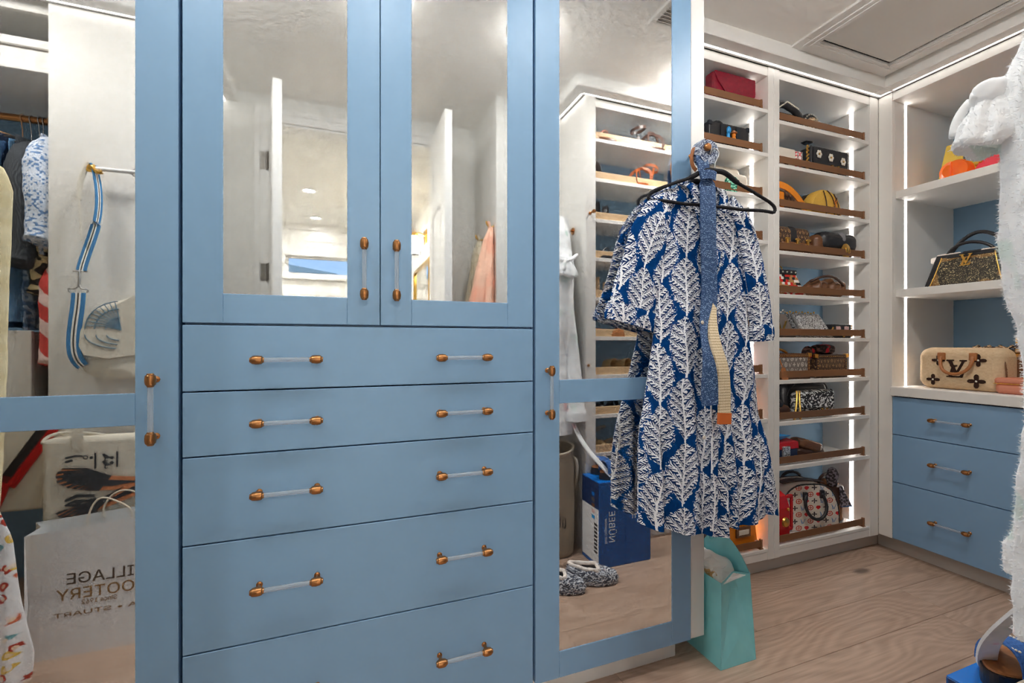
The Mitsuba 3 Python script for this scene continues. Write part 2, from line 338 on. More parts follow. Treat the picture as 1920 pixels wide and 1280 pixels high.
obj('shade', mv(lathe([(.05, -.09), (.056, -.05), (.055, .05), (.04, .09), (.02, .105), (0, .108)], 24), XBR - .12, sy, sz), LEDM, sc_, True, emitter=emit(24, (1, .86, .62), .3))

# ------------------------------------------------------------------ crown mouldings with their LED lines
CR = .085
def crown(poly_out, mesh_in, name, led_pts, lab):
    k = struct(name, mesh_in, WHITE)
    return k
def led(name, a, b, L, w=.010, parent=None):
    a, b = np.array(a, float), np.array(b, float); d = np.abs(b - a); e = w / 2
    lo, hi = np.minimum(a, b) - np.where(d > 1e-6, 0, e), np.maximum(a, b) + np.where(d > 1e-6, 0, e)
    return obj(name, trimesh.creation.box(bounds=[lo, hi]), LEDM, parent, emitter=emit(L, (1, .965, .92), .8))
c = struct('trim_crown_back', cat_([bx(1.217, XR - CR, YB - CR, YB, ZLED, ZC, .003), bx(1.217, XR, YB - CR, YB - CR + .012, ZLED - .004, ZLED + .01, .002)]), WHITE)
led('light_strip', (1.217, YB - .02, ZLED + .004), (XR - .012, YB - .02, ZLED + .004), LED_CROWN, parent=c)
c = struct('trim_crown_right', bx(XR - CR, XR, YS + CR, YB, ZLED, ZC, .003), WHITE)
led('light_strip', (XR - .02, YS + .03, ZLED + .004), (XR - .02, YB - .026, ZLED + .004), LED_CROWN, parent=c)
c = struct('trim_crown_shoe', cat_([bx(XS - CR, XR - CR, YS, YS + CR, ZLED, ZC, .003), bx(XS - CR, XS, .098, YS, ZLED, ZC, .003)]), WHITE)
led('light_strip', (XS - .014, YS + .02, ZLED + .004), (XR - .03, YS + .02, ZLED + .004), LED_CROWN, parent=c)
led('light_strip', (XS - .02, .10, ZLED + .004), (XS - .02, YS + .014, ZLED + .004), LED_CROWN, parent=c)
c = struct('trim_crown_left', cat_([bx(-2.2, XL + CR, YL, YL + CR, ZLED, ZC, .003), bx(XL, XL + CR, YD, YL, ZLED, ZC, .003)]), WHITE)
led('light_strip', (-2.2, YL + .02, ZLED + .004), (XL + .014, YL + .02, ZLED + .004), LED_CROWN, parent=c)
led('light_strip', (XL + .02, YD, ZLED + .004), (XL + .02, YL + .014, ZLED + .004), LED_CROWN, parent=c)

# attic hatch in the ceiling
hx0, hx1, hy0, hy1 = 2.09, 2.60, .30, 1.465
hk = thing('attic_hatch', 'flat white attic hatch with a moulded frame in the closet ceiling', 'ceiling hatch')
for n_, (o, wd, dz) in enumerate(((.0, .095, .010), (.0, .045, .017), (.0, .02, .022))):
    pass
def ring(x0, x1, y0, y1, w, z0, z1): return cat_([bx(x0 - w, x1 + w, y1, y1 + w, z0, z1, .002), bx(x0 - w, x1 + w, y0 - w, y0, z0, z1, .002), bx(x0 - w, x0, y0, y1, z0, z1, .002), bx(x1, x1 + w, y0, y1, z0, z1, .002)])
obj('frame', cat_([ring(hx0, hx1, hy0, hy1, .088, ZC - .012, ZC), ring(hx0, hx1, hy0, hy1, .05, ZC - .018, ZC - .012), ring(hx0 - .012, hx1 + .012, hy0 - .012, hy1 + .012, .016, ZC - .022, ZC - .018)]), WHITE, hk)
obj('panel', bx(hx0 + .006, hx1 - .008, hy0 + .006, hy1 - .008, ZC - .004, ZC + .001, .001), WALL, hk)
obj('gap', bx(hx0, hx1, hy0, hy1, ZC - .0005, ZC + .0002, 0), DARK, hk)
# air vent
vk = thing('air_vent', 'white louvred air vent in the ceiling, reflected at the top of the right mirror', 'air vent')
vx0, vx1, vy0, vy1 = 1.262, 1.56, .885, 1.035
obj('frame', ring(vx0 + .025, vx1 - .025, vy0 + .025, vy1 - .025, .028, ZC - .008, ZC), WHITE, vk)
for i in range(6):
    yy = vy0 + .03 + i * .018
    obj('louvre', hull([(x, yy + d, ZC - z) for x in (vx0 + .025, vx1 - .025) for d, z in ((0, .001), (.003, .001), (.010, .011), (.013, .011))]), WHITE, vk)
obj('duct', bx(vx0 + .02, vx1 - .02, vy0 + .02, vy1 - .02, ZC - .0006, ZC + .0003, 0), TOE, vk)

# ------------------------------------------------------------------ blue drawer cabinet with mirrored doors
def mirror_door(root, x0, x1, z0, z1, st, rails, hx, hz, y=YF, name='door'):
    """framed door with mirror; rails: (z0,z1) of the horizontal members"""
    fr = [bx(x0, x0 + st, y, y + .021, z0, z1, .001), bx(x1 - st, x1, y, y + .021, z0, z1, .001)] + [bx(x0 + st + .0002, x1 - st - .0002, y, y + .021, a, b, .001) for a, b in rails]
    d = obj(name, cat_(fr), BLUE, root)
    obj('mirror', bx(x0 + st - .006, x1 - st + .006, y + .0025, y + .006, z0 + .05, z1 - .02, 0), 'mirror_glass', d, label='mirror panel')
    pull(d, hx, y, hz, True)
    return d
ct = thing('drawer_cabinet', 'blue built-in cabinet with five long drawers under two mirrored doors', 'cabinet')
TX0, TX1 = -.370, .5415
obj('body', cat_([bx(TX0 + .001, TX0 + .02, YF + .024, 1.92, .09, 2.54, 0), bx(TX1 - .02, TX1 - .001, YF + .024, 1.92, .09, 2.54, 0), bx(TX0 + .02, TX1 - .02, 1.90, 1.92, .09, 2.54, 0), bx(TX0 + .02, TX1 - .02, YF + .024, 1.90, 1.19, 1.21, 0), bx(TX0 + .001, TX1 - .001, YF + .024, 1.92, 2.52, 2.54, 0), bx(TX0 + .02, TX1 - .02, YF + .06, 1.90, .09, .11, 0)]), BLUE, ct)
obj('toe_kick', bx(TX0, TX1, YF + .06, YF + .08, 0, .09, .001), WHITE, ct)
zs = [.092, .402, .6635, .876, 1.0335, 1.1965]
hz = [.257, .545, .778, .954, 1.11]
for i in range(5):
    d = obj('drawer', bx(TX0 + .0015, TX1 - .0015, YF, YF + .021, zs[i] + .0018, zs[i + 1] - .0018, .0012), BLUE, ct)
    for x in (-.1395, .3155): pull(d, x, YF, hz[i])
DT = 2.52
mirror_door(ct, TX0 + .0015, .0845, 1.2005, DT, .0835, [(1.2005, 1.273), (2.44, DT)], .043, 1.347)
mirror_door(ct, .0867, TX1 - .0015, 1.2005, DT, .0835, [(1.2005, 1.273), (2.44, DT)], .126, 1.347)

# wardrobes with full-height mirrored doors either side
lw = thing('wardrobe', 'blue wardrobe with a tall mirrored door left of the drawers', 'wardrobe')
obj('body', cat_([bx(-.985, -.965, YF + .024, 1.92, .09, 2.54, 0), bx(-.395, -.378, YF + .024, 1.92, .09, 2.54, 0), bx(-.965, -.395, 1.90, 1.92, .09, 2.54, 0), bx(-.985, -.378, YF + .024, 1.92, 2.52, 2.54, 0)]), BLUE, lw)
obj('toe_kick', bx(-.985, -.378, YF + .06, YF + .08, 0, .09, .001), WHITE, lw)
mirror_door(lw, -.982, -.3765, .092, DT, .0835, [(.092, .175), (.9605, 1.035), (2.44, DT)], -.419, 1.0)
rw = thing('wardrobe', 'blue wardrobe with a tall mirrored door and a white end panel right of the drawers', 'wardrobe')
obj('body', cat_([bx(.5455, .565, YF + .024, 1.92, .09, 2.54, 0), bx(.565, 1.155, 1.90, 1.92, .09, 2.54, 0), bx(.5455, 1.155, YF + .024, 1.92, 2.52, 2.54, 0)]), BLUE, rw)
obj('end_panel', bx(1.1555, 1.217, YF + .003, 1.93, .092, 2.54, .002), WHITE, rw, label='white end panel')
obj('toe_kick', bx(.5455, 1.135, YF + .06, YF + .08, 0, .09, .001), WHITE, rw)
mirror_door(rw, .5485, 1.1525, .092, DT, .0825, [(.092, .175), (.9605, 1.035), (2.44, DT)], .588, 1.0)
obj('filler', bx(-.985, 1.217, YF + .01, YF + .03, 2.541, ZC, .001), WHITE, rw)

# ------------------------------------------------------------------ white bag shelves on the back wall
def shelf_unit(name, label, x0, x1, zsh, left_t, right_t, strips):
    """interior x0..x1, faces at YB, depth .26; zsh: (top,bottom) of each shelf from the top down, the last is the base"""
    u = thing(name, label, 'shelf unit')
    D = YB + .262
    obj('side_panel', bx(x0 - left_t, x0, YB, D + .02, .08, ZLED, .0015), WHITE2, u)
    obj('side_panel', bx(x1, x1 + right_t, YB, D + .02, .08, ZLED, .0015), WHITE2, u)
    obj('back_panel', bx(x0, x1, D, D + .015, .08, ZLED, 0), BLUEB, u, label='blue back panel')
    obj('top_panel', bx(x0, x1, YB + .004, D, 2.475, ZLED, .001), WHITE2, u)
    for i, (a, b) in enumerate(zsh):
        last = i == len(zsh) - 1
        s = obj('shelf', bx(x0 + .0005, x1 - .0005, YB + .002, D, b if not last else b + .004, a, .0012), WHITE2, u)
        r0, r1 = x0 + .004, x1 - .035
        obj('rail', cat_([bx(r0, r1, YB + .012, YB + .016, a + .011, a + .045, .001), bx(r0, r0 + .008, YB + .010, YB + .022, a, a + .047, .001), bx(r1 - .003, r1 + .008, YB + .009, YB + .023, a, a + .048, .001), bx(r1 - .010, r1 + .014, YB + .008, YB + .028, a, a + .003, .001)]), BRONZE, s, label='bronze retaining rail')
    obj('base_board', bx(x0 + .0005, x1 - .0005, YB + .004, YB + .022, .08, zsh[-1][1] + .003, .001), WHITE2, u)
    for sx in strips:
        xx = x0 if sx == 'l' else x1
        s_ = 1 if sx == 'l' else -1
        obj('light_strip', trimesh.creation.box(bounds=[[min(xx - .001, xx + s_ * .0015), YB + .087, .14], [max(xx - .001, xx + s_ * .0015), YB + .107, 2.474]]), LEDM, u, emitter=emit(LED_STRIP, (1, .95, .89), .8), label='lit LED strip')
    return u
Z1 = [2.309, 2.093, 1.876, 1.660, 1.440, 1.219, .999, .778, .56, .133]
Z2 = [2.272, 2.054, 1.836, 1.618, 1.400, 1.181, .966, .756, .531, .136]
shelf_unit('shelf_unit', 'white lit bag shelves partly hidden behind the hanging dress', 1.255, 1.955, [(a, a - .0185) for a in Z1], .036, .0375, 'lr')
shelf_unit('shelf_unit', 'white lit shelves of handbags in the corner, right of the dress', 2.031, 2.719, [(a, a - .0195) for a in Z2], .0375, .071, 'lr')
struct('baseboard_back', bx(1.217, XR + .07, YB + .045, YB + .06, 0, .08, .001), TOE)

# ------------------------------------------------------------------ right-hand unit: niches over drawers
ru = thing('display_cabinet', 'white open display niches over a counter with blue drawers on the right wall', 'cabinet')
NY1, NX = 1.558, 3.355      # left inner side, back
obj('stile', bx(XR, XR + .02, NY1, YB - .0005, .087, ZLED, .0015), WHITE2, ru)
obj('side_panel', bx(XR + .02, NX + .02, NY1, NY1 + .02, .087, ZLED, .001), WHITE2, ru)
obj('side_panel', bx(XR, NX + .02, YS + .03, YS + .05, .087, ZLED, .001), WHITE2, ru)
obj('back_panel', bx(NX, NX + .015, YS + .05, NY1, .9, ZLED, 0), BLUEB, ru, label='blue back panel')
obj('top_panel', bx(XR + .004, NX, YS + .05, NY1, 2.475, ZLED, .001), WHITE2, ru)
for a, b in ((1.984, 1.943), (1.445, 1.404)): obj('shelf', bx(2.818, NX, YS + .05, NY1 - .0005, b, a, .0015), WHITE2, ru)
obj('counter', bx(2.772, NX, YS + .05, NY1 + .0, .868, .9165, .0025), WHITE2, ru, label='white counter')
obj('light_strip', trimesh.creation.box(bounds=[[2.897, NY1 - .0015, .918], [2.915, NY1 + .001, 2.474]]), LEDM, ru, emitter=emit(LED_STRIP, (1, .95, .89), .8), label='lit LED strip')
obj('body', bx(XR + .022, NX, YS + .05, NY1, .087, .866, 0), DARK, ru)
zz = [.089, .3985, .657, .863]
for yc in (1.3005, .787):
    for i in range(3):
        d = obj('drawer', bx(XR, XR + .021, yc - .2555, yc + .2555, zz[i] + .0018, zz[i + 1] - .0018, .0012), BLUE, ru, label='blue drawer front')
        pull(d, XR, yc, (.245, .537, .762)[i], False, -90)
struct('baseboard_right', bx(XR + .07, XR + .085, YS + .05, YB + .045, 0, .087, .001), TOE)

# ------------------------------------------------------------------ shoe shelves behind the camera, seen in the right mirror
su = thing('shoe_shelf_unit', 'white open shelves of shoes with maple lips, reflected in the right mirror', 'shelf unit')
ZS = [2.301, 2.078, 1.850, 1.632, 1.410, 1.190, .975, .752, .537]
SB_ = .10
for x0, x1 in ((XS, XS + .036), (1.98, 2.02), (XR - .06, XR)): obj('side_panel', bx(x0, x1, SB_, YS, .0, ZLED, .0015), WHITE2, su)
obj('stile', bx(XS, XS + .064, YS - .0, YS + .0195, .0, ZLED, .0015), WHITE2, su)
for x0, x1 in ((XS + .036, 1.98), (2.02, XR - .06)):
    obj('back_panel', bx(x0, x1, SB_, SB_ + .012, .09, ZLED, 0), BLUEB, su, label='blue back panel')
    obj('top_panel', bx(x0, x1, SB_ + .012, YS - .004, 2.475, ZLED, .001), WHITE2, su)
    for z in ZS + [.11]:
        s = obj('shelf', bx(x0, x1, SB_ + .012, YS - .002, z - .021, z, .0012), WHITE2, su)
        obj('lip', bx(x0 + .03, x1 - .03, YS - .026, YS - .012, z, z + .042, .002), OAKLIP, s, label='maple retaining lip')
    obj('base_board', bx(x0, x1, YS - .05, YS - .035, 0, .089, .001), WHITE2, su)

# ------------------------------------------------------------------ hanging closet unit left of the doorway, seen in the left mirror
cu = thing('hanging_closet', 'white closet unit with a brass hanging rail and a plain panel, in the left mirror', 'closet')
obj('front_panel', bx(-1.125, XL, YL - .02, YL + .001, 0, ZLED, .0015), WHITE2, cu)
obj('side_panel', bx(XL - .02, XL, YD, YL - .02, 0, ZLED, .0015), WHITE2, cu)
obj('side_panel', bx(-1.125, -1.105, YD, YL - .021, 0, ZLED, .0015), WHITE2, cu)
obj('back_panel', bx(-2.2, -1.125, YD, YD + .012, 0, ZLED, 0), BLUEB, cu, label='blue back panel')
obj('shelf', bx(-2.2, -1.125, YD + .012, YL - .03, 2.345, 2.378, .0015), WHITE2, cu)
obj('valance', bx(-2.2, -1.125, YL - .065, YL - .045, 2.27, 2.344, .0015), WHITE2, cu)
obj('shelf', bx(-2.2, -1.125, YD + .012, YL - .03, 2.248, 2.270, .0015), WHITE2, cu)
obj('top_rail', bx(-2.2, -1.125, YL - .05, YL - .03, 2.485, ZLED, .0015), WHITE2, cu)
hr = obj('hanging_rail', mv(rot(trimesh.creation.cylinder(.0155, 1.08, sections=24), 90, (0, 1, 0)), -1.665, -.076, 2.152), BRASS, cu, 30, label='brass hanging rail')
# ------------------------------------------------------------------ bags on the shelves
def leather(name, c, rough=.4, amp=.25, freq=160, **kw):
    c0 = rgb(*c); c1 = [x * (1 - amp) for x in c0]
    return mat(name, mikit.proc(lambda p, n, uv: mix(c0, c1, fbm(p.x * freq, p.y * freq, p.z * freq, 2))), rough, .5, **kw)
def quatre(x, z, r):
    th = dr.atan2(z, x); d = dr.sqrt(x * x + z * z)
    return dr.select(d < r * (.62 + .38 * dr.cos(4 * th)), 1., 0.)
def letters(x, z, s):
    """a small L crossed by a V in a unit-free cell"""
    ax = dr.abs(x - .1 * s)
    v = dr.select((dr.abs(ax - (z + s) * .42) < .14 * s) & (dr.abs(z) < s), 1., 0.)
    l = dr.select(((dr.abs(x + .55 * s + .15 * z) < .13 * s) & (dr.abs(z + .25 * s) < .8 * s)) | ((dr.abs(z + .95 * s) < .13 * s) & (dr.abs(x + .15 * s) < .5 * s)), 1., 0.)
    return dr.maximum(v, l)
def mono(base, marks, cell=.026, amp=.2):
    """repeating small emblems: letters, four-petal flowers, ringed flowers; marks: their colours"""
    def fn(p, n, uv):
        u, v = uv.x / cell, uv.y / cell
        row = dr.floor(v); u = u + .5 * (row - 2 * dr.floor(row / 2))
        cx = dr.floor(u); x, z = u - cx - .5, v - row - .5
        kind = cx + 2 * row; kind = kind - 4 * dr.floor(kind / 4)
        f = quatre(x, z, .38); d = dr.sqrt(x * x + z * z)
        ringm = dr.maximum(dr.select(dr.abs(d - .33) < .06, 1., 0.), quatre(x, z, .24)); L = letters(x, z, .34)
        c = mix(base, [b * (1 - amp) for b in base], fbm(p.x * 200, p.y * 200, p.z * 200, 2))
        for k, m in enumerate((f, L, ringm, L if len(marks) < 4 else dr.select((d < .3) & (dr.abs(x) + z * .2 < .32) & (z < .25 + .1 * dr.abs(x)) & (z > -.36 + 1.05 * dr.abs(x)), 1., 0.))):
            on = dr.select(dr.abs(kind - k) < .5, m, 0.)
            c = mix(c, marks[k % len(marks)], on)
        return c
    return mikit.proc(fn)
MONO = mat('brown_monogram_canvas', mono(rgb(72, 50, 40), [rgb(150, 116, 78), rgb(160, 126, 84), rgb(146, 110, 72)]), .45)
MONOG = mat('grey_monogram_canvas', mono(rgb(120, 110, 104), [rgb(196, 188, 180), rgb(206, 198, 190), rgb(196, 188, 180)], .03), .4)
MULTI = mat('multicolour_monogram_canvas', mono(rgb(226, 214, 200), [rgb(54, 40, 44), rgb(120, 140, 172), rgb(186, 70, 44), rgb(196, 36, 40)], .036, .06), .45)
BLK = leather('black_leather', (34, 34, 38), .38, .3)
BRN = leather('brown_leather', (112, 72, 44), .4, .3)
DBRN = leather('dark_brown_leather', (70, 44, 34), .42, .35)
TANL = leather('tan_leather', (172, 108, 60), .42, .2)
CREAM = leather('cream_leather', (222, 212, 198), .5, .06)
REDL = leather('red_leather', (188, 24, 30), .35, .2)
BURG = mat('burgundy_patent', mikit.proc(lambda p, n, uv: mix(rgb(140, 18, 44), rgb(112, 10, 34), fbm(p.x * 90, p.y * 90, p.z * 90, 2))), .18, .6, bump=mikit.proc(lambda p, n, uv: smoothstep(.48, .6, noise(p.x * 85, p.y * 85, p.z * 85)), 5e-4), bscale=.0015)
ORNG = leather('orange_leather', (226, 132, 26), .42, .12)
NAVYL = leather('navy_leather', (36, 48, 78), .42, .15)
YEL = leather('mustard_leather', (222, 176, 76), .42, .12)
SILV = mat('silver_sequins', mikit.proc(lambda p, n, uv: mix(rgb(84, 84, 88), rgb(236, 236, 238), smoothstep(.3, .62, noise(uv.x * 260, uv.y * 420)))), .25, .6, .4)
TWEED = mat('black_white_tweed', mikit.proc(lambda p, n, uv: mix(rgb(26, 27, 32), rgb(226, 226, 226), smoothstep(.55, .62, noise(uv.x * 150 + 3 * noise(uv.y * 90), uv.y * 150)))), .8)
PEARL = mat('cream_pearls', rgb(226, 218, 204), .3)

def prt(name, m, mt, parent, at=(0, 0, 0), deg=0, smooth=False, uv=False, label=None):
    if isinstance(m, list): m = cat_(m)
    if BAGZ != 1: m = m.copy(); m.vertices = np.array(m.vertices) * [1.02, 1, BAGZ]
    kw = {}
    if uv: kw['uv'] = np.c_[m.vertices[:, 0] + m.vertices[:, 1] * .8, m.vertices[:, 2]]; smooth = bool(smooth)
    return obj(name, place(m, at, deg), mt, parent, smooth, label=label, **kw)
def bead(pts, r, n=6): return cat_([mv(trimesh.creation.icosphere(1, r), *p) for p in pts])
def arc(x0, x1, z, h, y=0, n=24, fl=1.): 
    t = np.linspace(0, np.pi, n); return np.c_[(x0 + x1) / 2 - (x1 - x0) / 2 * np.sign(np.cos(t)) * np.abs(np.cos(t)) ** fl, np.full(n, y), z + h * np.sin(t)]
def stud_line(p0, p1, n, r): return bead([np.array(p0) + (np.array(p1) - np.array(p0)) * t for t in np.linspace(0, 1, n)], r)
def emblem(s, y=0):
    """two crossed letters, flat, height s; drawn in xz, front at y"""
    V = Polygon([(-.42, 1), (-.08, 1), (-.08, .93), (-.17, .92), (.03, .36), (.27, .92), (.17, .94), (.17, 1), (.48, 1), (.48, .94), (.39, .92), (.05, .14), (-.03, .14), (-.34, .92), (-.42, .94)])
    L = Polygon([(-.42, .0), (-.42, .06), (-.33, .08), (-.17, .62), (-.26, .64), (-.26, .7), (.06, .7), (.06, .64), (-.03, .62), (-.17, .09), (.16, .09), (.30, .24), (.36, .24), (.28, .0)])
    g = affinity.scale(unary_union([V, L]), s, s, origin=(0, 0))
    return face_y(extr(g, .003), y)
def flower(s, y=0):
    t = np.linspace(0, 2 * np.pi, 64, endpoint=False); r = s * (.30 + .70 * np.abs(np.cos(2 * t)) ** 1.6)
    return face_y(extr(Polygon(np.c_[r * np.cos(t), r * np.sin(t)]), .003), y)

Z1f, Z2f = Z1, Z2
G1, G2 = 'bags on the left bag shelves', 'bags on the corner bag shelves'
BAGZ = 1.10
# --- left shelves
o = (1.777, 1.664, Z1[0])
k = thing('clutch_bag', 'shiny burgundy red embossed envelope clutch on the top bag shelf', 'bag')
prt('body', rbox(-.132, .132, 0, .055, 0, .138, .012), BURG, k, o, 0, 40)
fl = Polygon([(-.128, .137), (.130, .137), (.130, .06), (.02, .028), (-.06, .055), (-.105, .098)]).buffer(-.004).buffer(.004)
prt('flap', face_y(extr(fl, .004), 0), BURG, k, o)
prt('snap', mv(lathe([(0, 0), (.006, 0), (.005, .003), (0, .004)], 12, 'y'), .018, -.008, .045), GOLD, k, o)
o = (1.745, 1.664, Z1[1])
k = thing('trunk_bag', 'black hard trunk bag with a round handle and two little charms on the second shelf', 'bag')
prt('body', rbox(-.124, .124, 0, .09, 0, .112, .006), BLK, k, o, 0, 40)
prt('handle', tube(arc(-.062, .0, .11, .024, .04), .007, 8), BLK, k, o, 0, True)
for x in (-.117, .117):
    for z in (.008, .104): prt('corner', rbox(x - .010, x + .010, -.004, .012, z - .010, z + .010, .004, 5), DARK, k, o, 0, 40)
for x in (-.045, .052): prt('latch', bx(x - .013, x + .013, -.006, 0, .03, .105, .002), DARK, k, o)
BLUP = mat('blue_plastic', rgb(30, 140, 205), .4)
c = thing('bag_charm', 'pair of tiny blue and orange figure charms hanging on the black trunk bag', 'charm')
prt('blue_figure', [superell(.012, .008, .016, .9, .9, 10, 14).apply_translation([-.022, -.018, .076]), superell(.009, .007, .024, .8, .8, 10, 14).apply_translation([-.024, -.016, .045])], BLUP, c, o, 0, True)
prt('orange_figure', [superell(.013, .009, .017, .9, .9, 10, 14).apply_translation([.008, -.018, .036]), superell(.010, .008, .011, .9, .9, 10, 14).apply_translation([.008, -.018, .058])], ORNG, c, o, 0, True)
prt('hat', mv(lathe([(0, 0), (.016, 0), (.016, .003), (.008, .004), (.007, .012), (0, .013)], 14), .008, -.018, .065), TANL, c, o)
o = (1.80, 1.70, Z1[2])
k = thing('camera_bag', 'cream rounded stacked leather bag behind the hanger on the third shelf', 'bag')
prt('body', rbox(-.10, .085, .02, .10, 0, .155, .03), CREAM, k, o, 0, 50)
prt('front_pocket', rbox(-.03, .112, 0, .06, 0, .12, .025), CREAM, k, o, 0, 50)
GRN = mat('green_sequins', mikit.proc(lambda p, n, uv: mix(rgb(20, 110, 90), rgb(150, 220, 190), smoothstep(.45, .6, noise(p.x * 160, p.y * 160, p.z * 160)))), .3)
k = thing('pouch', 'small sparkling green pouch before the cream rounded bag', 'bag')
prt('body', superell(.035, .016, .037, .6, .6).apply_translation([0, 0, .037]), GRN, k, (1.745, 1.652, Z1[2]), 0, True)
o = (1.822, 1.664, Z1[9])
k = thing('bucket_bag', 'orange trunk bag with a cream label and silver corners on the lowest left shelf', 'bag')
prt('body', hull([(x * s, y, z) for x in (-.106, .106) for y, z, s in ((.0, 0, 1), (.11, 0, 1), (.012, .20, .82), (.10, .20, .82))]), ORNG, k, o)
prt('label_plate', [bx(-.035, .055, -.006, .004, .058, .105, .002)], BRN, k, o)
prt('label_card', bx(-.022, .040, -.009, -.005, .070, .092, .001), CREAM, k, o)
for x in (-.098, .098): prt('corner', rbox(x - .013, x + .013, -.004, .02, .001, .032, .005, 5), STEEL, k, o, 0, 40)
prt('handle', tube(arc(-.05, .05, .20, .05, .055), .006, 8), TANL, k, o, 0, True)
k = thing('round_bag', 'dark round bag standing on edge beside the orange trunk bag', 'bag')
prt('body', rot(rbox(-.08, .08, -.08, .08, 0, .05, .02), 0).apply_transform(trimesh.transformations.rotation_matrix(np.pi / 2, [1, 0, 0])).apply_translation([0, .05, .085]) if False else rot(lathe([(0, 0), (.07, 0), (.082, .012), (.082, .045), (.07, .057), (0, .057)], 32), 90, (0, 1, 0)).apply_translation([-.03, .06, .083]), DBRN, k, (1.63, 1.664, Z1[9]), 0, 30)
prt('strap_loop', rot(tube(np.c_[.06 * np.cos(np.linspace(0, 2 * np.pi, 32, endpoint=False)), .06 * np.sin(np.linspace(0, 2 * np.pi, 32, endpoint=False)), np.zeros(32)], .006, 8, closed=True), 90, (1, 0, 0)).apply_translation([.025, -.012, .085]), BLK, k, (1.63, 1.664, Z1[9]), 0, True)
PINKL = leather('pink_leather', (226, 190, 188), .5, .06)
for i, (z, m_, nm) in enumerate(((Z1[6], PINKL, 'invented pale pink flat clutch behind the dress skirt, on the seventh shelf'), (Z1[7], ORNG, 'invented orange flat clutch behind the dress skirt, on the eighth shelf'))):
    k = thing('clutch_bag', nm, 'bag')  # unseen bags, invented for the pinkish light on the shelf walls
    prt('body', rbox(-.11, .11, 0, .07, 0, .13, .012), m_, k, (1.80, 1.72, z), 0, 40); prt('flap', bx(-.108, .108, -.004, .0, .06, .128, .002), m_, k, (1.80, 1.72, z))

# --- corner shelves, from the top
o = (2.10, 1.664, Z2[0])
k = thing('shoulder_bag', 'low black strap bag edged with white studs on the top corner shelf, left', 'bag', G2)
prt('body', rbox(-.06, .12, .0, .07, 0, .07, .02), BLK, k, o, 0, 50)
prt('strap', [tube(spline([(-.06, .0, .05), (-.02, -.01, .09), (.03, -.01, .086), (.08, -.01, .07), (.115, -.01, .04)], 24), .016, 8)], BLK, k, o, 0, True)
prt('studs', [stud_line(spline([(-.06, -.02, .06), (-.02, -.025, .098), (.03, -.025, .094), (.08, -.025, .078)], 3)[i], spline([(-.06, -.02, .06), (-.02, -.025, .098), (.03, -.025, .094), (.08, -.025, .078)], 3)[i + 1], 9, .004) for i in (0, 1)], PEARL, k, o)
o = (2.37, 1.664, Z2[0])
k = thing('round_bag', 'round black bag with gold studs lying on the top corner shelf', 'bag')
dome = lambda r, h: lathe([(r * math.cos(a), h * math.sin(a)) for a in np.linspace(0, np.pi / 2, 9)] + [(0, 0)], 28, 'y')
prt('body', mv(rot(lathe([(0, 0), (.062, 0), (.073, .012), (.073, .04), (.062, .052), (0, .052)], 32, 'y'), 0), 0, .04, .048), BLK, k, o, 0, 30)
STUD = mat('studded_gold', mikit.proc(lambda p, n, uv: mix(rgb(60, 40, 30), rgb(224, 190, 150), smoothstep(.45, .6, noise(p.x * 190, p.y * 190, p.z * 190)))), .3)
prt('front_disc', rot(mv(lathe([(0, 0), (.05, 0), (.047, .008), (0, .014)], 28, 'y'), 0, 0, 0), 180, (0, 0, 1)).apply_translation([.006, .04, .048]), STUD, k, o, 0, True)
prt('studs', bead([(.062 * math.cos(a), .036, .048 + .062 * math.sin(a)) for a in np.linspace(0, 2 * np.pi, 22, endpoint=False)], .004), PEARL, k, o)

o = (2.145, 1.664, Z2[1])
k = thing('trunk_bag', 'little white trunk bag with red and black marks on its end, on a corner shelf', 'bag')
prt('body', rbox(-.11, .05, 0, .08, 0, .098, .006), CREAM, k, o, 0, 40)
REDX = mat('white_red_marks', mikit.proc(lambda p, n, uv: (lambda u, v: mix(mix(rgb(236, 230, 224), rgb(196, 24, 40), dr.select((dr.abs(dr.abs(u) - dr.abs(v)) < .13) & (dr.abs(u) < .36), 1., 0.)), rgb(36, 30, 34), dr.select(dr.abs(u) > .42, 1., 0.)))(uv.x / .03 - dr.floor(uv.x / .03) - .5, uv.y / .034 - dr.floor(uv.y / .034) - .5)), .45)
prt('end_band', bx(.05, .098, -.003, .083, 0, .092, .003), REDX, k, o, 0, False, True)
for x in (-.08, -.02): prt('clasp', bx(x - .012, x + .012, -.005, 0, .012, .034, .002), DBRN, k, o)
o = (2.435, 1.664, Z2[1])
k = thing('flap_bag', 'black flap bag with white flower appliques and a gold V clasp', 'bag')
prt('body', rbox(-.12, .155, 0, .08, 0, .135, .012), BLK, k, o, 0, 40)
prt('flap', face_y(extr(Polygon([(-.115, .13), (.15, .13), (.15, .05), (.05, .022), (-.115, .05)]).buffer(-.01).buffer(.01), .006), 0), BLK, k, o)
prt('side_strap', [strap(spline([(-.118, .0, .132), (-.135, -.004, .08), (-.132, -.004, .0)], 14), .018, .003, (1, 0, 0))], BLK, k, o)
prt('chain', bead(np.c_[np.full(22, -.153) + .006 * np.sin(np.arange(22) * 2.), np.full(22, -.002), np.linspace(.128, .004, 22)], .005), GOLD, k, o)
for x, z in ((-.075, .096), (.015, .09), (.11, .082)):
    f = [superell(.008, .003, .008, 1, 1, 8, 12).apply_translation([x + .013 * math.cos(a), -.009, z + .013 * math.sin(a)]) for a in np.linspace(0, 2 * np.pi, 6, endpoint=False)]
    prt('flower_applique', f, PEARL, k, o, 0, True)
    prt('flower_centre', mv(trimesh.creation.icosphere(1, .004), x, -.011, z), GOLD, k, o)
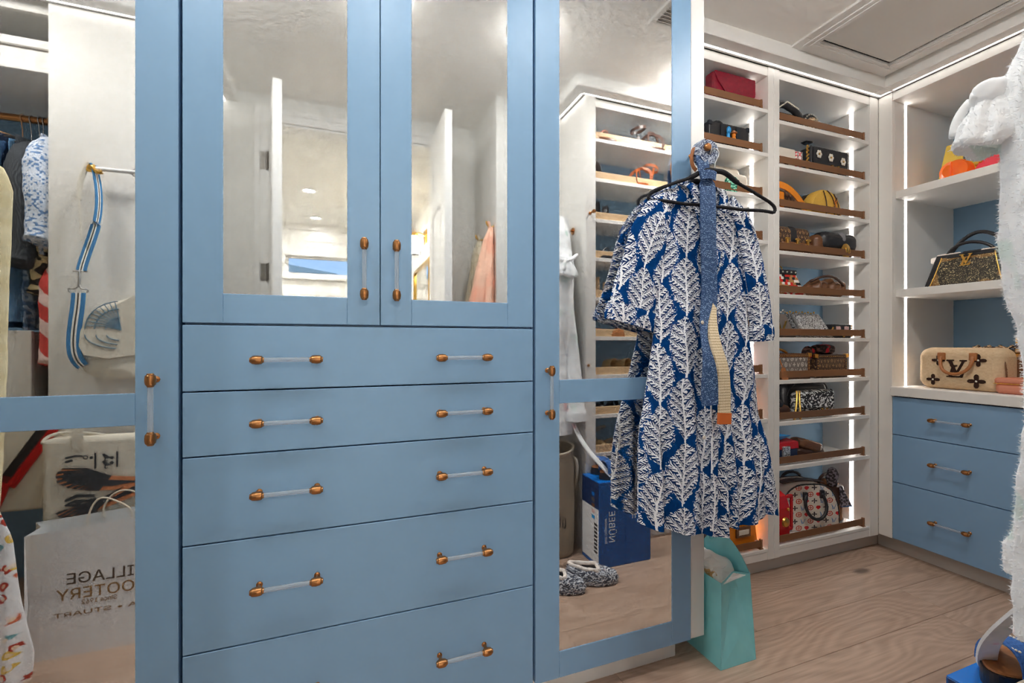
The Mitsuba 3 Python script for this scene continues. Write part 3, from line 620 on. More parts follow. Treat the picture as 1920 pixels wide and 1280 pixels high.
prt('clasp', [face_y(extr(Polygon([(-.03, .045), (-.015, .045), (.006, .0), (-.006, .0)]), .006), -.006), face_y(extr(Polygon([(.034, .045), (.02, .045), (.008, .0), (.014, .0)]), .006), -.006)], GOLD, k, (o[0] + .045, o[1], o[2] + .01))

o = (2.155, 1.664, Z2[2])
k = thing('shoulder_bag', 'brown patterned bag with wide orange straps on the third corner shelf', 'bag')
prt('body', superell(.125, .05, .055, .5, .5).apply_translation([.0, .06, .055]), MONO, k, o, 0, True, True)
prt('strap', [strap(spline([(-.12, -.01, .112), (-.05, -.022, .10), (.03, -.024, .055), (.09, -.02, .01)], 20), .03, .004, (.4, 0, 1))], ORNG, k, o)
prt('pocket', rbox(-.12, -.05, -.012, .03, 0, .085, .01), ORNG, k, o, 0, 40)
o = (2.43, 1.664, Z2[2])
k = thing('shell_bag', 'mustard yellow round shell-shaped bag with dark piping on the third corner shelf', 'bag')
th = np.linspace(0, np.pi, 26); prof = Polygon(np.c_[-.118 * np.cos(th), .135 * np.sin(th) ** .8])
sh = to_m(face_y(extr(prof, .05), .05))
prt('body', hull(np.vstack([np.c_[-.118 * s * np.cos(th), np.full(26, y), .135 * s * np.sin(th) ** .8] for s, y in ((.93, 0), (1, .014), (1, .05), (.93, .066))])), YEL, k, o, 0, 35)
prt('back_case', mv(hull(np.vstack([np.c_[-.118 * s * np.cos(th), np.full(26, y), .128 * s * np.sin(th) ** .8] for s, y in ((1, .068), (1, .09))])), -.012, 0, 0), BLK, k, o)
for j, (x0, x1, b_) in enumerate(((-.03, -.012, .02), (.0, .05, .05), (.05, .09, .03), (.075, .085, -.02))):
    z1 = .131 * math.sqrt(max(0.05, 1 - (x0 / .118) ** 2)) ; 
    prt('piping', tube(spline([(x0, -.002, z1 * .97), (x0 + b_, -.005, z1 * .55), (x1, -.004, .008)], 16), .0022, 6), DBRN, k, o, 0, True)
prt('emblem', emblem(.03, 0), GOLD, k, (o[0] + .06, o[1] - .003, o[2] + .06))

o = (2.19, 1.664, Z2[3])
k = thing('chest_bag', 'brown monogram trunk bag with gold latches and a black centre band, fourth corner shelf', 'bag')
prt('body', rbox(-.13, .125, 0, .10, 0, .13, .03), MONO, k, o, 0, True, True)
prt('band', rbox(-.045, .03, -.003, .103, .0, .134, .03), BLK, k, o, 0, 40)
prt('front_pocket', rbox(-.10, .11, -.012, .03, 0, .055, .012), BRN, k, o, 0, 40)
for x in (-.07, .0, .075): prt('latch', [bx(x - .006, x + .006, -.02, -.008, .02, .07, .002), mv(superell(.018, .005, .006, .8, .8, 8, 12), x, -.016, .065)], GOLD, k, o)
o = (2.515, 1.664, Z2[3])
k = thing('flap_bag', 'black rolled flap bag with a brown side and round gold clasp, fourth corner shelf', 'bag')
prt('body', rbox(-.15, .155, .005, .085, 0, .115, .035), BRN, k, o, 0, 40)
prt('flap', rbox(-.115, .16, -.012, .09, .03, .13, .04), BLK, k, o, 0, 50)
prt('grey_band', rbox(.01, .06, -.0145, .06, .07, .1325, .035), mat('grey_leather', rgb(118, 118, 122), .45), k, o, 0, 50)
prt('clasp', [mv(rot(lathe([(0, 0), (.034, 0), (.036, .004), (.02, .009), (0, .010)], 24, 'y'), 180), .04, -.014, .035), mv(superell(.010, .005, .014, .8, .8, 8, 12), .033, -.026, .038), mv(superell(.010, .005, .014, .8, .8, 8, 12), .05, -.026, .034)], GOLD, k, o, 0, 40)

o = (2.155, 1.664, Z2[4])
k = thing('chain_bag', 'small red, black, tan and white woven bag on the fifth corner shelf', 'bag')
def patch(p, n, uv):
    u, v = uv.x / .02 + .5 * dr.floor(uv.y / .014), uv.y / .014
    r = cell_rand(dr.floor(u), dr.floor(v), 3)
    c = dr.select(r < .3, mi.Color3f(rgb(206, 44, 36)), dr.select(r < .5, mi.Color3f(rgb(30, 24, 26)), dr.select(r < .75, mi.Color3f(rgb(236, 228, 218)), mi.Color3f(rgb(176, 124, 76)))))
    return c
prt('body', hull([(x, y, z) for x, y, z in ((-.12, 0, 0), (.12, 0, 0), (.06, .015, .1), (-.12, .015, .1), (-.12, .09, 0), (.12, .09, 0), (.06, .07, .1), (-.12, .07, .1))]), mat('woven_patches', mikit.proc(patch), .6), k, o, 0, False, True)
prt('top_band', bx(-.12, .062, .01, .075, .1, .122, .003), BLK, k, o)
prt('dots', bead([(-.1 + .03 * i, .009, .111) for i in range(6)], .004), PEARL, k, o)
prt('clasp', [tube(np.c_[-.02 + .012 * np.cos(np.linspace(0, 2 * np.pi, 16, endpoint=False)), np.full(16, .04), .13 + .01 * np.sin(np.linspace(0, 2 * np.pi, 16, endpoint=False))], .003, 6, closed=True)], GOLD, k, o, 0, True)
o = (2.475, 1.664, Z2[4])
k = thing('pouch', 'gathered brown leather pouch bag on the fifth corner shelf', 'bag')
xs = np.linspace(-.165, .16, 60); ph = np.linspace(0, 2 * np.pi, 24, endpoint=False)
P = np.zeros((60, 24, 3))
for i, x in enumerate(xs):
    e = max(.02, 1 - abs(x / .17) ** 3.2); fold = .006 * math.sin(x * 120) + .004 * math.sin(x * 63 + 1)
    P[i, :, 0] = x + .02 * np.sin(ph); P[i, :, 1] = .05 + (.045 * e + fold) * np.cos(ph); P[i, :, 2] = .045 + (.045 * e ** .6 + fold * .8) * np.sin(ph) * (1 + .1 * np.sin(x * 60))
prt('body', fixn(grid(P, wrap=True)), BRN, k, o, 0, True)
prt('frame', tube(spline([(-.13, .03, .075), (-.10, .0, .094), (.03, -.002, .093), (.12, .02, .06)], 24), .006, 8), DBRN, k, o, 0, True)

o = (2.10, 1.664, Z2[5])
k = thing('top_handle_bag', 'grey suede triangular bag with a gold V on the sixth corner shelf', 'bag')
GSU = leather('grey_suede', (116, 106, 100), .8, .15)
prt('body', hull([(x, y, z) for x, y, z in ((-.07, 0, 0), (.10, 0, 0), (.045, .02, .112), (-.05, .02, .112), (-.07, .08, 0), (.10, .08, 0), (.045, .06, .112), (-.05, .06, .112))]), GSU, k, o)
prt('emblem', [face_y(extr(Polygon([(-.034, .06), (-.024, .06), (.0, .012), (-.004, .0)]), .004), 0), face_y(extr(Polygon([(.034, .06), (.024, .06), (-.004, .004), (.004, .0)]), .004), 0)], GOLD, k, (o[0] - .01, o[1] - .004, o[2] + .02))
prt('chain', bead([(-.03 + .012 * i, .03, .118 + .012 * math.sin(i * 1.3)) for i in range(8)], .006), STEEL, k, o)
o = (2.33, 1.664, Z2[5])
k = thing('sequin_bag', 'silver sequinned bag leaning back on the sixth corner shelf', 'bag')
prt('body', hull([(x, y, z) for x, y, z in ((-.115, -.01, .0), (.14, -.01, .0), (.085, .035, .118), (-.13, .035, .118), (-.10, .06, 0), (.14, .06, 0), (.085, .07, .118), (-.13, .07, .118))]), SILV, k, o, 0, False, True)
prt('strap', [strap([(-.128, .028, .11), (-.112, .008, .06), (-.095, -.014, .004)], .014, .003, (1, 0, .1))], STEEL, k, o)
prt('chain', bead([(-.13 + .022 * i, .05, .121 + .005 * (i % 2)) for i in range(10)], .005), GOLD, k, o)
o = (2.55, 1.664, Z2[5])
k = thing('box_bag', 'tiny black box bag with two pink squares on the sixth corner shelf', 'bag')
prt('body', rbox(-.075, .075, 0, .06, 0, .068, .004), BLK, k, o, 0, 40)
for x in (-.03, .035): prt('pink_square', bx(x - .017, x + .017, -.003, 0, .02, .058, .001), PINKL, k, o)
prt('chain', bead([(.078, .0, .01 + .01 * i) for i in range(6)] + [(-.09 + .004 * i, .0, .01 + .008 * i) for i in range(6)], .005), GOLD, k, o)
prt('clasp', mv(trimesh.creation.icosphere(1, .006), .01, -.003, .008), GOLD, k, o)

def trunk(nm, lab, o, w, d, h, canvas, edge, extra=None):
    k = thing(nm, lab, 'bag')
    prt('body', bx(-w / 2, w / 2, 0, d, 0, h, .002), canvas, k, o, 0, False, True)
    e = .016
    ed = [bx(-w / 2 - .001, w / 2 + .001, -.003, d + .001, h - e, h + .002, .002), bx(-w / 2 - .001, w / 2 + .001, -.003, .0, 0, e * .6, .001)]
    ed += [bx(s * (w / 2 + .001) - (e if s > 0 else 0), s * (w / 2 + .001) + (0 if s > 0 else e), -.003, .0, e * .6, h - e, .001) for s in (-1, 1)]
    prt('edging', ed, edge, k, o)
    st = [stud_line((-w / 2 + .008, -.004, h - .008), (w / 2 - .008, -.004, h - .008), int(w / .014), .0022)] + [stud_line((s * (w / 2 - .008), -.004, .01), (s * (w / 2 - .008), -.004, h - .015), int(h / .014), .0022) for s in (-1, 1)]
    prt('nails', st, GOLD, k, o)
    for s in (-1, 1): prt('corner', rbox(s * w / 2 - .012, s * w / 2 + .012, -.006, .012, h - .014, h + .005, .004, 5), GOLD, k, o, 0, 40)
    return k
o = (2.17, 1.664, Z2[6])
k = trunk('trunk_bag', 'grey monogram trunk bag with gold edging and handle on the seventh corner shelf', o, .25, .1, .118, MONOG, BRN)
prt('handle', tube(spline([(-.13, .03, .12), (-.11, .03, .132), (-.02, .03, .132), (.0, .03, .121)], 20), .006, 8), GOLD, k, o, 0, True)
tg = thing('luggage_tag', 'tan leather tag hanging from the grey monogram trunk bag', 'tag')
prt('cord', strap([(-.12, -.012, .12), (-.108, -.02, .085), (-.095, -.025, .052)], .007, .002, (1, 0, .2)), TANL, tg, o)
prt('tag', face_y(extr(Polygon([(-.108, .05), (-.085, .055), (-.062, .006), (-.068, -.003), (-.10, .005), (-.106, .012)]).buffer(.002), .003), -.024), TANL, tg, o)
o = (2.468, 1.664, Z2[6])
k = trunk('trunk_bag', 'brown monogram trunk bag with studded edges under a dark scarf, seventh corner shelf', o, .235, .11, .112, MONO, DBRN)
SCF = mat('dark_flower_scarf', mikit.proc(lambda p, n, uv: mix(mix(rgb(44, 28, 28), rgb(120, 84, 76), smoothstep(.5, .7, noise(p.x * 90, p.y * 90, p.z * 90))), rgb(190, 24, 40), smoothstep(.66, .72, noise(p.x * 36 + 9, p.y * 36, p.z * 36)))), .8)
sk = thing('scarf', 'crumpled dark scarf with a red flower lying on the brown monogram trunk bag', 'scarf')
prt('cloth', [wobble(superell(.075, .045, .024, .8, .8, 20, 30), .010, 40, 3).apply_translation([.0, .05, .138]), wobble(superell(.03, .03, .045, .8, .8, 14, 20), .008, 50, 5).apply_translation([-.105, .05, .108])], SCF, sk, o, 0, True)

o = (2.11, 1.664, Z2[7])
k = thing('pouch', 'dark brown slouching pouch at the left end of the eighth corner shelf', 'bag')
prt('body', wobble(superell(.075, .045, .036, .7, .7), .006, 30, 2).apply_translation([-.01, .04, .038]), DBRN, k, o, 0, True)
prt('knot', wobble(superell(.025, .025, .022, .8, .8, 12, 18), .004, 40, 4).apply_translation([-.02, .02, .075]), BLK, k, o, 0, True)
o = (2.395, 1.735, Z2[7])
k = thing('shoulder_bag', 'smooth black curved bag standing behind the tweed chain bag', 'bag')
prt('body', rbox(-.16, .17, .01, .10, 0, .165, .04), BLK, k, o, 0, 50); prt('rim', tube(spline([(-.155, .008, .10), (-.12, .006, .15), (.0, .005, .163), (.13, .006, .15), (.166, .008, .06), (.168, .01, .01)], 40), .004, 6), BLK, k, o, 0, True)
o = (2.345, 1.664, Z2[7])
k = thing('chain_bag', 'black and white tweed flap bag with gold chain and V clasp, eighth corner shelf', 'bag')
prt('body', rbox(-.135, .155, 0, .055, 0, .125, .025), TWEED, k, o, 0, True, True)
prt('flap', rbox(-.13, .14, -.010, .03, .04, .135, .022), TWEED, k, o, 0, True, True)
for dx in (0, .02):
    c = spline([(-.14 + dx, .0, .13), (-.155 + dx, -.012, .09), (-.168 + dx * 1.8, -.014, .03), (-.175 + dx * 2.2, -.014, .0)], 22)
    prt('chain', bead(c, .0055), GOLD, k, o)
prt('clasp', [face_y(extr(Polygon([(-.018, .04), (-.008, .04), (.006, .0), (-.002, .0)]), .005), -.008), face_y(extr(Polygon([(.03, .034), (.02, .04), (.004, .002), (.012, .0)]), .005), -.008)], GOLD, k, (o[0] + .045, o[1] - .003, o[2] + .008))

o = (2.135, 1.664, Z2[8])
k = thing('box_bag', 'small navy and red lidded case with a silver latch on the ninth corner shelf', 'bag')
prt('body', bx(-.09, .075, 0, .1, 0, .068, .004), NAVYL, k, o)
prt('lid', hull([(x, y, z) for x, y, z in ((-.092, -.003, .068), (.078, -.003, .068), (.076, 0, .098), (-.09, 0, .098), (-.092, .103, .068), (.078, .103, .068), (.066, .09, .108), (-.08, .09, .108))]), REDL, k, o)
SLV = mat('carved_silver', mikit.proc(lambda p, n, uv: mix(rgb(110, 110, 112), rgb(226, 226, 228), smoothstep(.4, .6, noise(p.x * 260, p.y * 260, p.z * 260)))), .3, .5, .5)
prt('latch', rbox(-.04, .012, -.010, .0, .026, .082, .004), SLV, k, o, 0, 40)
k = thing('pouch', 'bright blue pouch lying on the navy and red case', 'bag')
prt('body', hull([(x, y, z) for x, y, z in ((-.09, .0, .13), (.03, .0, .130), (.045, .02, .122), (-.02, .02, .109), (-.09, .02, .109), (-.09, .09, .109), (.0, .09, .109), (.045, .08, .122))]), BLUP, k, o)
o = (2.335, 1.664, Z2[8])
k = thing('pouch', 'slouching brown leather pouch with a folded flap on the ninth corner shelf', 'bag')
prt('body', wobble(superell(.105, .05, .032, .6, .6), .008, 28, 8).apply_translation([0, .05, .033]), DBRN, k, o, 0, True)
prt('flap', rot(wobble(superell(.085, .05, .026, .5, .6), .006, 30, 9), 14, (0, 1, 0)).apply_translation([-.005, .045, .066]), BRN, k, o, 0, True)

o = (2.09, 1.664, Z2[9])
k = thing('trunk_bag', 'red trunk bag with gold fittings and side handle on the lowest corner shelf', 'bag')
prt('body', hull([(x, y, z) for x in (-.06, .06) for y, z in ((0, 0), (0, .15), (.02, .2), (.1, .235), (.12, 0))]), REDL, k, o)
prt('handle', [bx(.06, .098, .01, .022, .19, .205, .003), bx(.086, .1, .01, .022, .04, .2, .003), bx(.06, .098, .01, .022, .035, .05, .003)], REDL, k, o)
prt('fittings', [mv(trimesh.creation.icosphere(2, .008), x, -.004, z) for x, z in ((-.05, .015), (.045, .015), (.045, .145), (-.05, .145))] + [mv(rot(lathe([(0, 0), (.024, 0), (.02, .008), (0, .012)], 20, 'y'), 180), .03, 0, .085)], GOLD, k, o)
o = (2.355, 1.70, Z2[9])
k = thing('handbag', 'cream handbag printed with multicoloured marks and red hearts, two black handles, lowest shelf', 'bag')
W_, H_, D_ = .155, .228, .15
sec = np.array([(-.5, 0), (-.5, .30), (-.46, .62), (-.36, .86), (-.2, .98), (0, 1.0), (.2, .98), (.36, .86), (.46, .62), (.5, .30), (.5, 0)])
sx = spline(np.c_[sec[:, 0] * .34, sec[:, 1] * H_, np.zeros(11)], 60)[:, :2]
def bag_body(x, y0, y1, r=.008):
    pts = []
    for s, y in ((.965, y0), (1, y0 + r), (1, y1 - r), (.965, y1)):
        pts.append(np.c_[x[:, 0] * s, np.full(len(x), y), x[:, 1] * s + (1 - s) * .1])
    return hull(np.vstack(pts))
# the end of the bag faces left-front: turned so that its broad side shows
bod = rot(bag_body(sx, 0, D_), -14)
prt('body', bod, MULTI, k, o, 0, True, True)
prt('piping', rot(tube(np.c_[sx[:, 0], np.full(60, .004), sx[:, 1]], .0035, 6), -14), BLK, k, o, 0, True)
prt('piping', rot(tube(np.c_[sx[:, 0], np.full(60, D_ - .004), sx[:, 1]], .0035, 6), -14), BLK, k, o, 0, True)
lp_ = sx[:26]; lp_ = lp_ if lp_[0, 0] < 0 else sx[-26:][::-1]
prt('end_panel', rot(grid(np.stack([np.c_[lp_[:, 0] - .0015, np.full(26, y), lp_[:, 1]] for y in (.008, D_ - .008)])), -14), CREAM, k, o, 0, True, label='plain cream end')
prt('top_trim', rot(strap([(-.12, .075, .222), (-.06, .075, .231), (0, .075, .234), (.06, .075, .231), (.12, .075, .222)], .05, .004, (0, 1, 0)), -14), DBRN, k, o)
hp = spline([(-.03, -.006, .178), (-.045, -.02, .14), (-.03, -.03, .09), (.02, -.034, .068), (.065, -.03, .10), (.072, -.02, .145), (.062, -.006, .185)], 40)
prt('handle', rot(tube(hp, .008, 10), -14), BLK, k, o, 0, True)
for x, z in ((-.033, .172), (.065, .18)): prt('handle_tab', rot(rbox(x - .013, x + .013, -.010, .004, z - .02, z + .02, .004, 5), -14), BLK, k, o, 0, 40)
prt('handle', rot(tube(arc(-.05, .06, .222, .03, .15), .007, 10), -14), BLK, k, o, 0, True)
o = (2.60, 1.70, Z2[9])
k = thing('bucket_bag', 'brown suede bucket bag with a dark top beside the lit strip, lowest shelf', 'bag')
prt('body', mv(lathe([(0, 0), (.07, 0), (.074, .012), (.078, .14), (.074, .19), (.03, .21), (0, .21)], 32), -.01, .075, 0), mat('tan_suede', mikit.proc(lambda p, n, uv: mix(rgb(150, 100, 58), rgb(112, 72, 40), fbm(p.x * 60, p.y * 60, p.z * 60, 3))), .8), k, o, 0, 40)
prt('collar', mv(lathe([(.0765, .10), (.0805, .11), (.081, .165), (.076, .192), (.05, .2), (.04, .19), (.07, .1), (.0765, .10)], 32), -.01, .075, 0), DBRN, k, o, 0, 40)
prt('base', mv(lathe([(0, -.0005), (.074, -.0005), (.078, .02), (.0, .02)], 32), -.01, .075, .001), BLK, k, o, 0, 40)
prt('strap', tube(arc(-.075, .045, .19, .05, .075), .008, 8), DBRN, k, o, 0, True)
prt('ring', tube(np.c_[-.07 + .015 * np.cos(np.linspace(0, 2 * np.pi, 20, endpoint=False)), np.full(20, -.004), .085 + .015 * np.sin(np.linspace(0, 2 * np.pi, 20, endpoint=False))], .003, 6, closed=True), GOLD, k, o, 0, True)
SCG = mat('grey_blue_scarf', mikit.proc(lambda p, n, uv: mix(mix(rgb(52, 46, 50), rgb(140, 130, 140), smoothstep(.45, .65, noise(p.x * 110, p.y * 110, p.z * 110))), rgb(52, 92, 140), dr.select(dr.abs(p.z - (Z2[9] + .10)) < .008, 1., 0.))), .8)
sk = thing('scarf', 'patterned grey scarf with a blue edge knotted round the brown bucket bag', 'scarf')
prt('knot', wobble(superell(.028, .025, .05, .8, .8, 18, 24), .008, 45, 6).apply_translation([-.03, .03, .235]), SCG, sk, o, 0, True)
prt('tail', wobble(hull([(x, y, z) for x, y, z in ((-.035, -.01, .20), (-.015, -.012, .20), (-.02, -.018, .095), (.062, -.018, .09), (-.02, -.006, .095), (.062, -.006, .09), (.01, .005, .195))]).subdivide().subdivide().subdivide(), .004, 50, 6), SCG, sk, o, 0, True)

BAGZ = 1.0
# ------------------------------------------------------------------ bags in the right-hand niches (local x runs towards the camera)
R = -90
yc, X0 = 1.40, 3.06
k = thing('handbag', 'tall mustard yellow handbag at the back of the top niche', 'bag')
YEL2 = leather('yellow_epi', (206, 172, 40), .4, .1)
prt('body', hull([(x, y, z) for x, y, z in ((-.10, 0, 0), (.13, 0, 0), (.115, .03, .25), (-.065, .03, .25), (-.10, .12, 0), (.13, .12, 0), (.115, .08, .25), (-.065, .08, .25))]), YEL2, k, (X0, 1.40, 1.984), R)
prt('handle', tube(arc(-.03, .09, .25, .10, .05), .009, 10), YEL2, k, (X0, 1.40, 1.984), R, True)
prt('feet', [mv(trimesh.creation.icosphere(1, .008), x, .02, .0) for x in (-.07, .1)], GOLD, k, (X0, 1.40, 1.989), R)
k = thing('pouch', 'glossy orange round bag between the yellow and the coral bags in the top niche', 'bag')
ORP = mat('orange_vernis', mikit.proc(mono.__wrapped__ if False else (lambda p, n, uv: mix(rgb(250, 120, 14), rgb(240, 92, 4), fbm(p.x * 30, p.y * 30, p.z * 30, 2)))), .22, .6)
prt('body', hull(np.vstack([np.c_[.056 * s * np.cos(th2), np.full(30, y), .056 + .056 * s * np.sin(th2)] for s, y in ((.9, 0), (1, .015), (1, .05), (.9, .065)) for th2 in [np.linspace(0, 2 * np.pi, 30, endpoint=False)]])), ORP, k, (2.93, 1.355, 1.985), R, 35)
prt('gusset', hull(np.vstack([np.c_[-.012 + .054 * s * np.cos(th2), np.full(30, y), .055 + .054 * s * np.sin(th2)] for s, y in ((.95, -.004), (.6, -.018)) for th2 in [np.linspace(.5 * np.pi, 1.5 * np.pi, 30)]])), ORP, k, (2.93, 1.355, 1.985), R, 35)
prt('zip_pull', mv(superell(.012, .006, .010, .8, .8, 8, 12), .035, .02, .112), BLK, k, (2.93, 1.355, 1.985), R)
k = thing('handbag', 'coral pink bag lying behind the robe in the top niche', 'bag')
COR = leather('coral_leather', (232, 68, 84), .45, .08)
prt('body', hull([(x, y, z) for x, y, z in ((-.07, 0, 0), (.16, 0, 0), (.16, .02, .07), (-.02, .03, .125), (-.07, .12, 0), (.16, .12, 0), (.16, .11, .07), (-.02, .10, .125))]), COR, k, (2.98, 1.255, 1.984), R)
prt('clasp', bead([(-.045, .02, .075), (-.03, .018, .085)], .008), GOLD, k, (2.98, 1.255, 1.984), R)

o = (2.89, 1.30, 1.445)
k = thing('handbag', 'black handbag with gold sequin front and double curved handles in the middle niche', 'bag')
SEQ = mat('black_gold_sequins', mikit.proc(lambda p, n, uv: mix(mix(rgb(40, 34, 32), rgb(132, 96, 52), smoothstep(.46, .52, noise(uv.x * 13 + 4, uv.y * 19, 1) * .85 + .15 * noise(uv.x * 60, uv.y * 60))), rgb(226, 208, 164), smoothstep(.72, .8, noise(uv.x * 420, uv.y * 420)))), .3, .6, .2, bump=mikit.proc(lambda p, n, uv: noise(p.x * 300, p.y * 300, p.z * 300), 5e-4), bscale=.001)
tr = lambda w0, w1, y0, y1, z0, z1, dy=.03: hull([(s * w, y, z) for s in (-1, 1) for w, z, a, b in ((w0, z0, y0, y1), (w1, z1, y0 + dy, y1 - dy)) for y in (a, b)])
prt('body', tr(.165, .125, 0, .16, 0, .165), BLK, k, o, R)
prt('front_panel', hull([(-.135, .001, .005), (.135, .001, .005), (.102, .028, .15), (-.102, .028, .15), (-.13, -.005, .01), (.13, -.005, .01), (.098, .022, .145), (-.098, .022, .145)]), SEQ, k, o, R, False, True)
prt('piping', tube(spline([(-.138, -.004, .004), (-.118, .012, .08), (-.102, .026, .152)], 12), .003, 6), GOLD, k, o, R, True)
prt('piping', tube(spline([(.138, -.004, .004), (.118, .012, .08), (.102, .026, .152)], 12), .003, 6), GOLD, k, o, R, True)
SHE = mat('white_shearling', rgb(238, 228, 220), .9, bump=mikit.proc(lambda p, n, uv: fbm(p.x * 250, p.y * 250, p.z * 250, 2), 5e-4), bscale=.003)
for q_ in ((-.128, -.03, .03, .05, .152, .172, .008), (.045, .14, .03, .05, .150, .172, .008), (-.165, -.115, .05, .12, .13, .165, .012)): prt('shearling_trim', wobble(rbox(*q_), .002, 60), SHE, k, o, R, 40)
prt('flap_strap', [bx(-.08, .1, .02, .034, .142, .158, .003), bx(-.02, .05, .026, .06, .158, .17, .003)], BLK, k, o, R)
prt('handle', tube(spline([(-.085, .04, .165), (-.06, .035, .195), (0, .03, .213), (.06, .035, .197), (.092, .04, .168)], 32), .0075, 10), BLK, k, o, R, True)
prt('handle', tube(spline([(-.105, .11, .175), (-.075, .115, .225), (.0, .12, .272), (.075, .115, .235), (.118, .11, .18)], 32), .009, 10), BLK, k, o, R, True)
prt('rings', [mv(lathe([(0, -.012), (.008, -.008), (.009, .008), (0, .012)], 12), x, y, z) for x, y, z in ((-.088, .04, .16), (.094, .04, .162), (-.108, .11, .17), (.12, .11, .174))], GOLD, k, o, R, 30)
prt('emblem', emblem(.056, 0), GOLD, k, (o[0] + .012, o[1] - .0, o[2] + .098), R)

o = (2.86, 1.318, .9168)
k = thing('handbag', 'cream shearling handbag with dark letter and flower marks and brown handles on the counter', 'bag')
TED = mat('cream_shearling', mikit.proc(lambda p, n, uv: mix(rgb(232, 206, 172), rgb(206, 176, 138), fbm(p.x * 130, p.y * 130, p.z * 130, 3))), .95, .1, bump=mikit.proc(lambda p, n, uv: fbm(p.x * 220, p.y * 220, p.z * 220, 2), 5e-4), bscale=.004, sheen=.6)
prt('body', wobble(rbox(-.168, .168, 0, .17, 0, .212, .05, 16).subdivide(), .003, 22), TED, k, o, R, True)
FELT = mat('dark_brown_felt', rgb(52, 36, 30), .9, .1)
for x, z, s in ((-.092, .048, .028), (.078, .05, .034), (-.07, .148, .027), (.085, .152, .03)):
    prt('flower_mark', flower(s, -.002), FELT, k, (o[0] , o[1] - x, o[2] + z), R)
    prt('flower_dot', mv(rot(lathe([(0, 0), (.005, 0), (.004, .003), (0, .004)], 14, 'y'), 180), 0, -.004, 0), PEARL, k, (o[0], o[1] - x, o[2] + z), R)
prt('letter_mark', emblem(.088, -.001), FELT, k, (o[0], o[1] + .0, o[2] + .064), R)
hp = spline([(-.055, -.008, .168), (-.052, -.022, .13), (-.03, -.032, .092), (.01, -.036, .083), (.05, -.032, .10), (.068, -.022, .138), (.068, -.008, .17)], 40)
prt('handle', tube(hp, .0075, 10), TANL, k, o, R, True)
for x in (-.056, .068): prt('handle_tab', rbox(x - .015, x + .015, -.014, .004, .15, .188, .005, 5), TANL, k, o, R, 40)
prt('piping', tube(spline([(.166, .03, .02), (.168, .03, .12), (.15, .04, .19)], 14), .003, 6), BRN, k, o, R, True)

o = (3.04, 1.25, .9168)
k = thing('duffel_bag', 'brown monogram rounded bag with studded leather edge behind the cream shearling handbag', 'bag')
prt('body', rbox(-.10, .085, 0, .16, 0, .205, .05, 14), MONO, k, o, R, True, True)
prt('edge', strap(np.array([(.06, -.002, .0), (.062, -.002, .12), (.055, .004, .17), (.03, .03, .205)]), .022, .004, (1, 0, 0)), BRN, k, o, R)
prt('nails', [stud_line((.05, -.006, .01), (.052, -.006, .16), 12, .003)], PEARL, k, o, R)
prt('chain', bead([(-.09 + .014 * i, .03, .213 + .006 * math.sin(i * 2)) for i in range(12)], .009), STUD, k, o, R)
o = (2.99, 1.08, .9168)
k = thing('trunk_bag', 'tall brown trunk bag with gold bands at the right edge of the counter', 'bag')
prt('body', bx(-.075, .075, 0, .12, 0, .185, .003), BRN, k, o, R)
prt('lid', bx(-.076, .076, -.001, .121, .187, .262, .003), DBRN, k, o, R)
prt('gold_bands', [bx(-.0775, .0775, -.0025, .1225, z, z + .018, .001) for z in (.168, .19)] + [bx(-.0775, .0775, -.0025, .1225, .235, .263, .002)], GOLD, k, o, R)
prt('nails', [stud_line((-.06, -.002, .01), (-.06, -.002, .155), 12, .003)], PEARL, k, o, R)
o = (2.85, 1.10, .9168)
k = thing('jewellery_box', 'low rounded salmon leather box with a gold line at the front of the counter', 'box')
SAL = leather('salmon_leather', (206, 130, 104), .42, .08)
prt('body', rbox(-.075, .09, 0, .12, 0, .05, .02), SAL, k, o, R, 40)
prt('lid', rbox(-.077, .092, -.002, .122, .045, .075, .014), SAL, k, o, R, 40)
prt('gold_line', rbox(-.0778, .0928, -.0028, .1228, .046, .049, .0012, 4), GOLD, k, o, R)
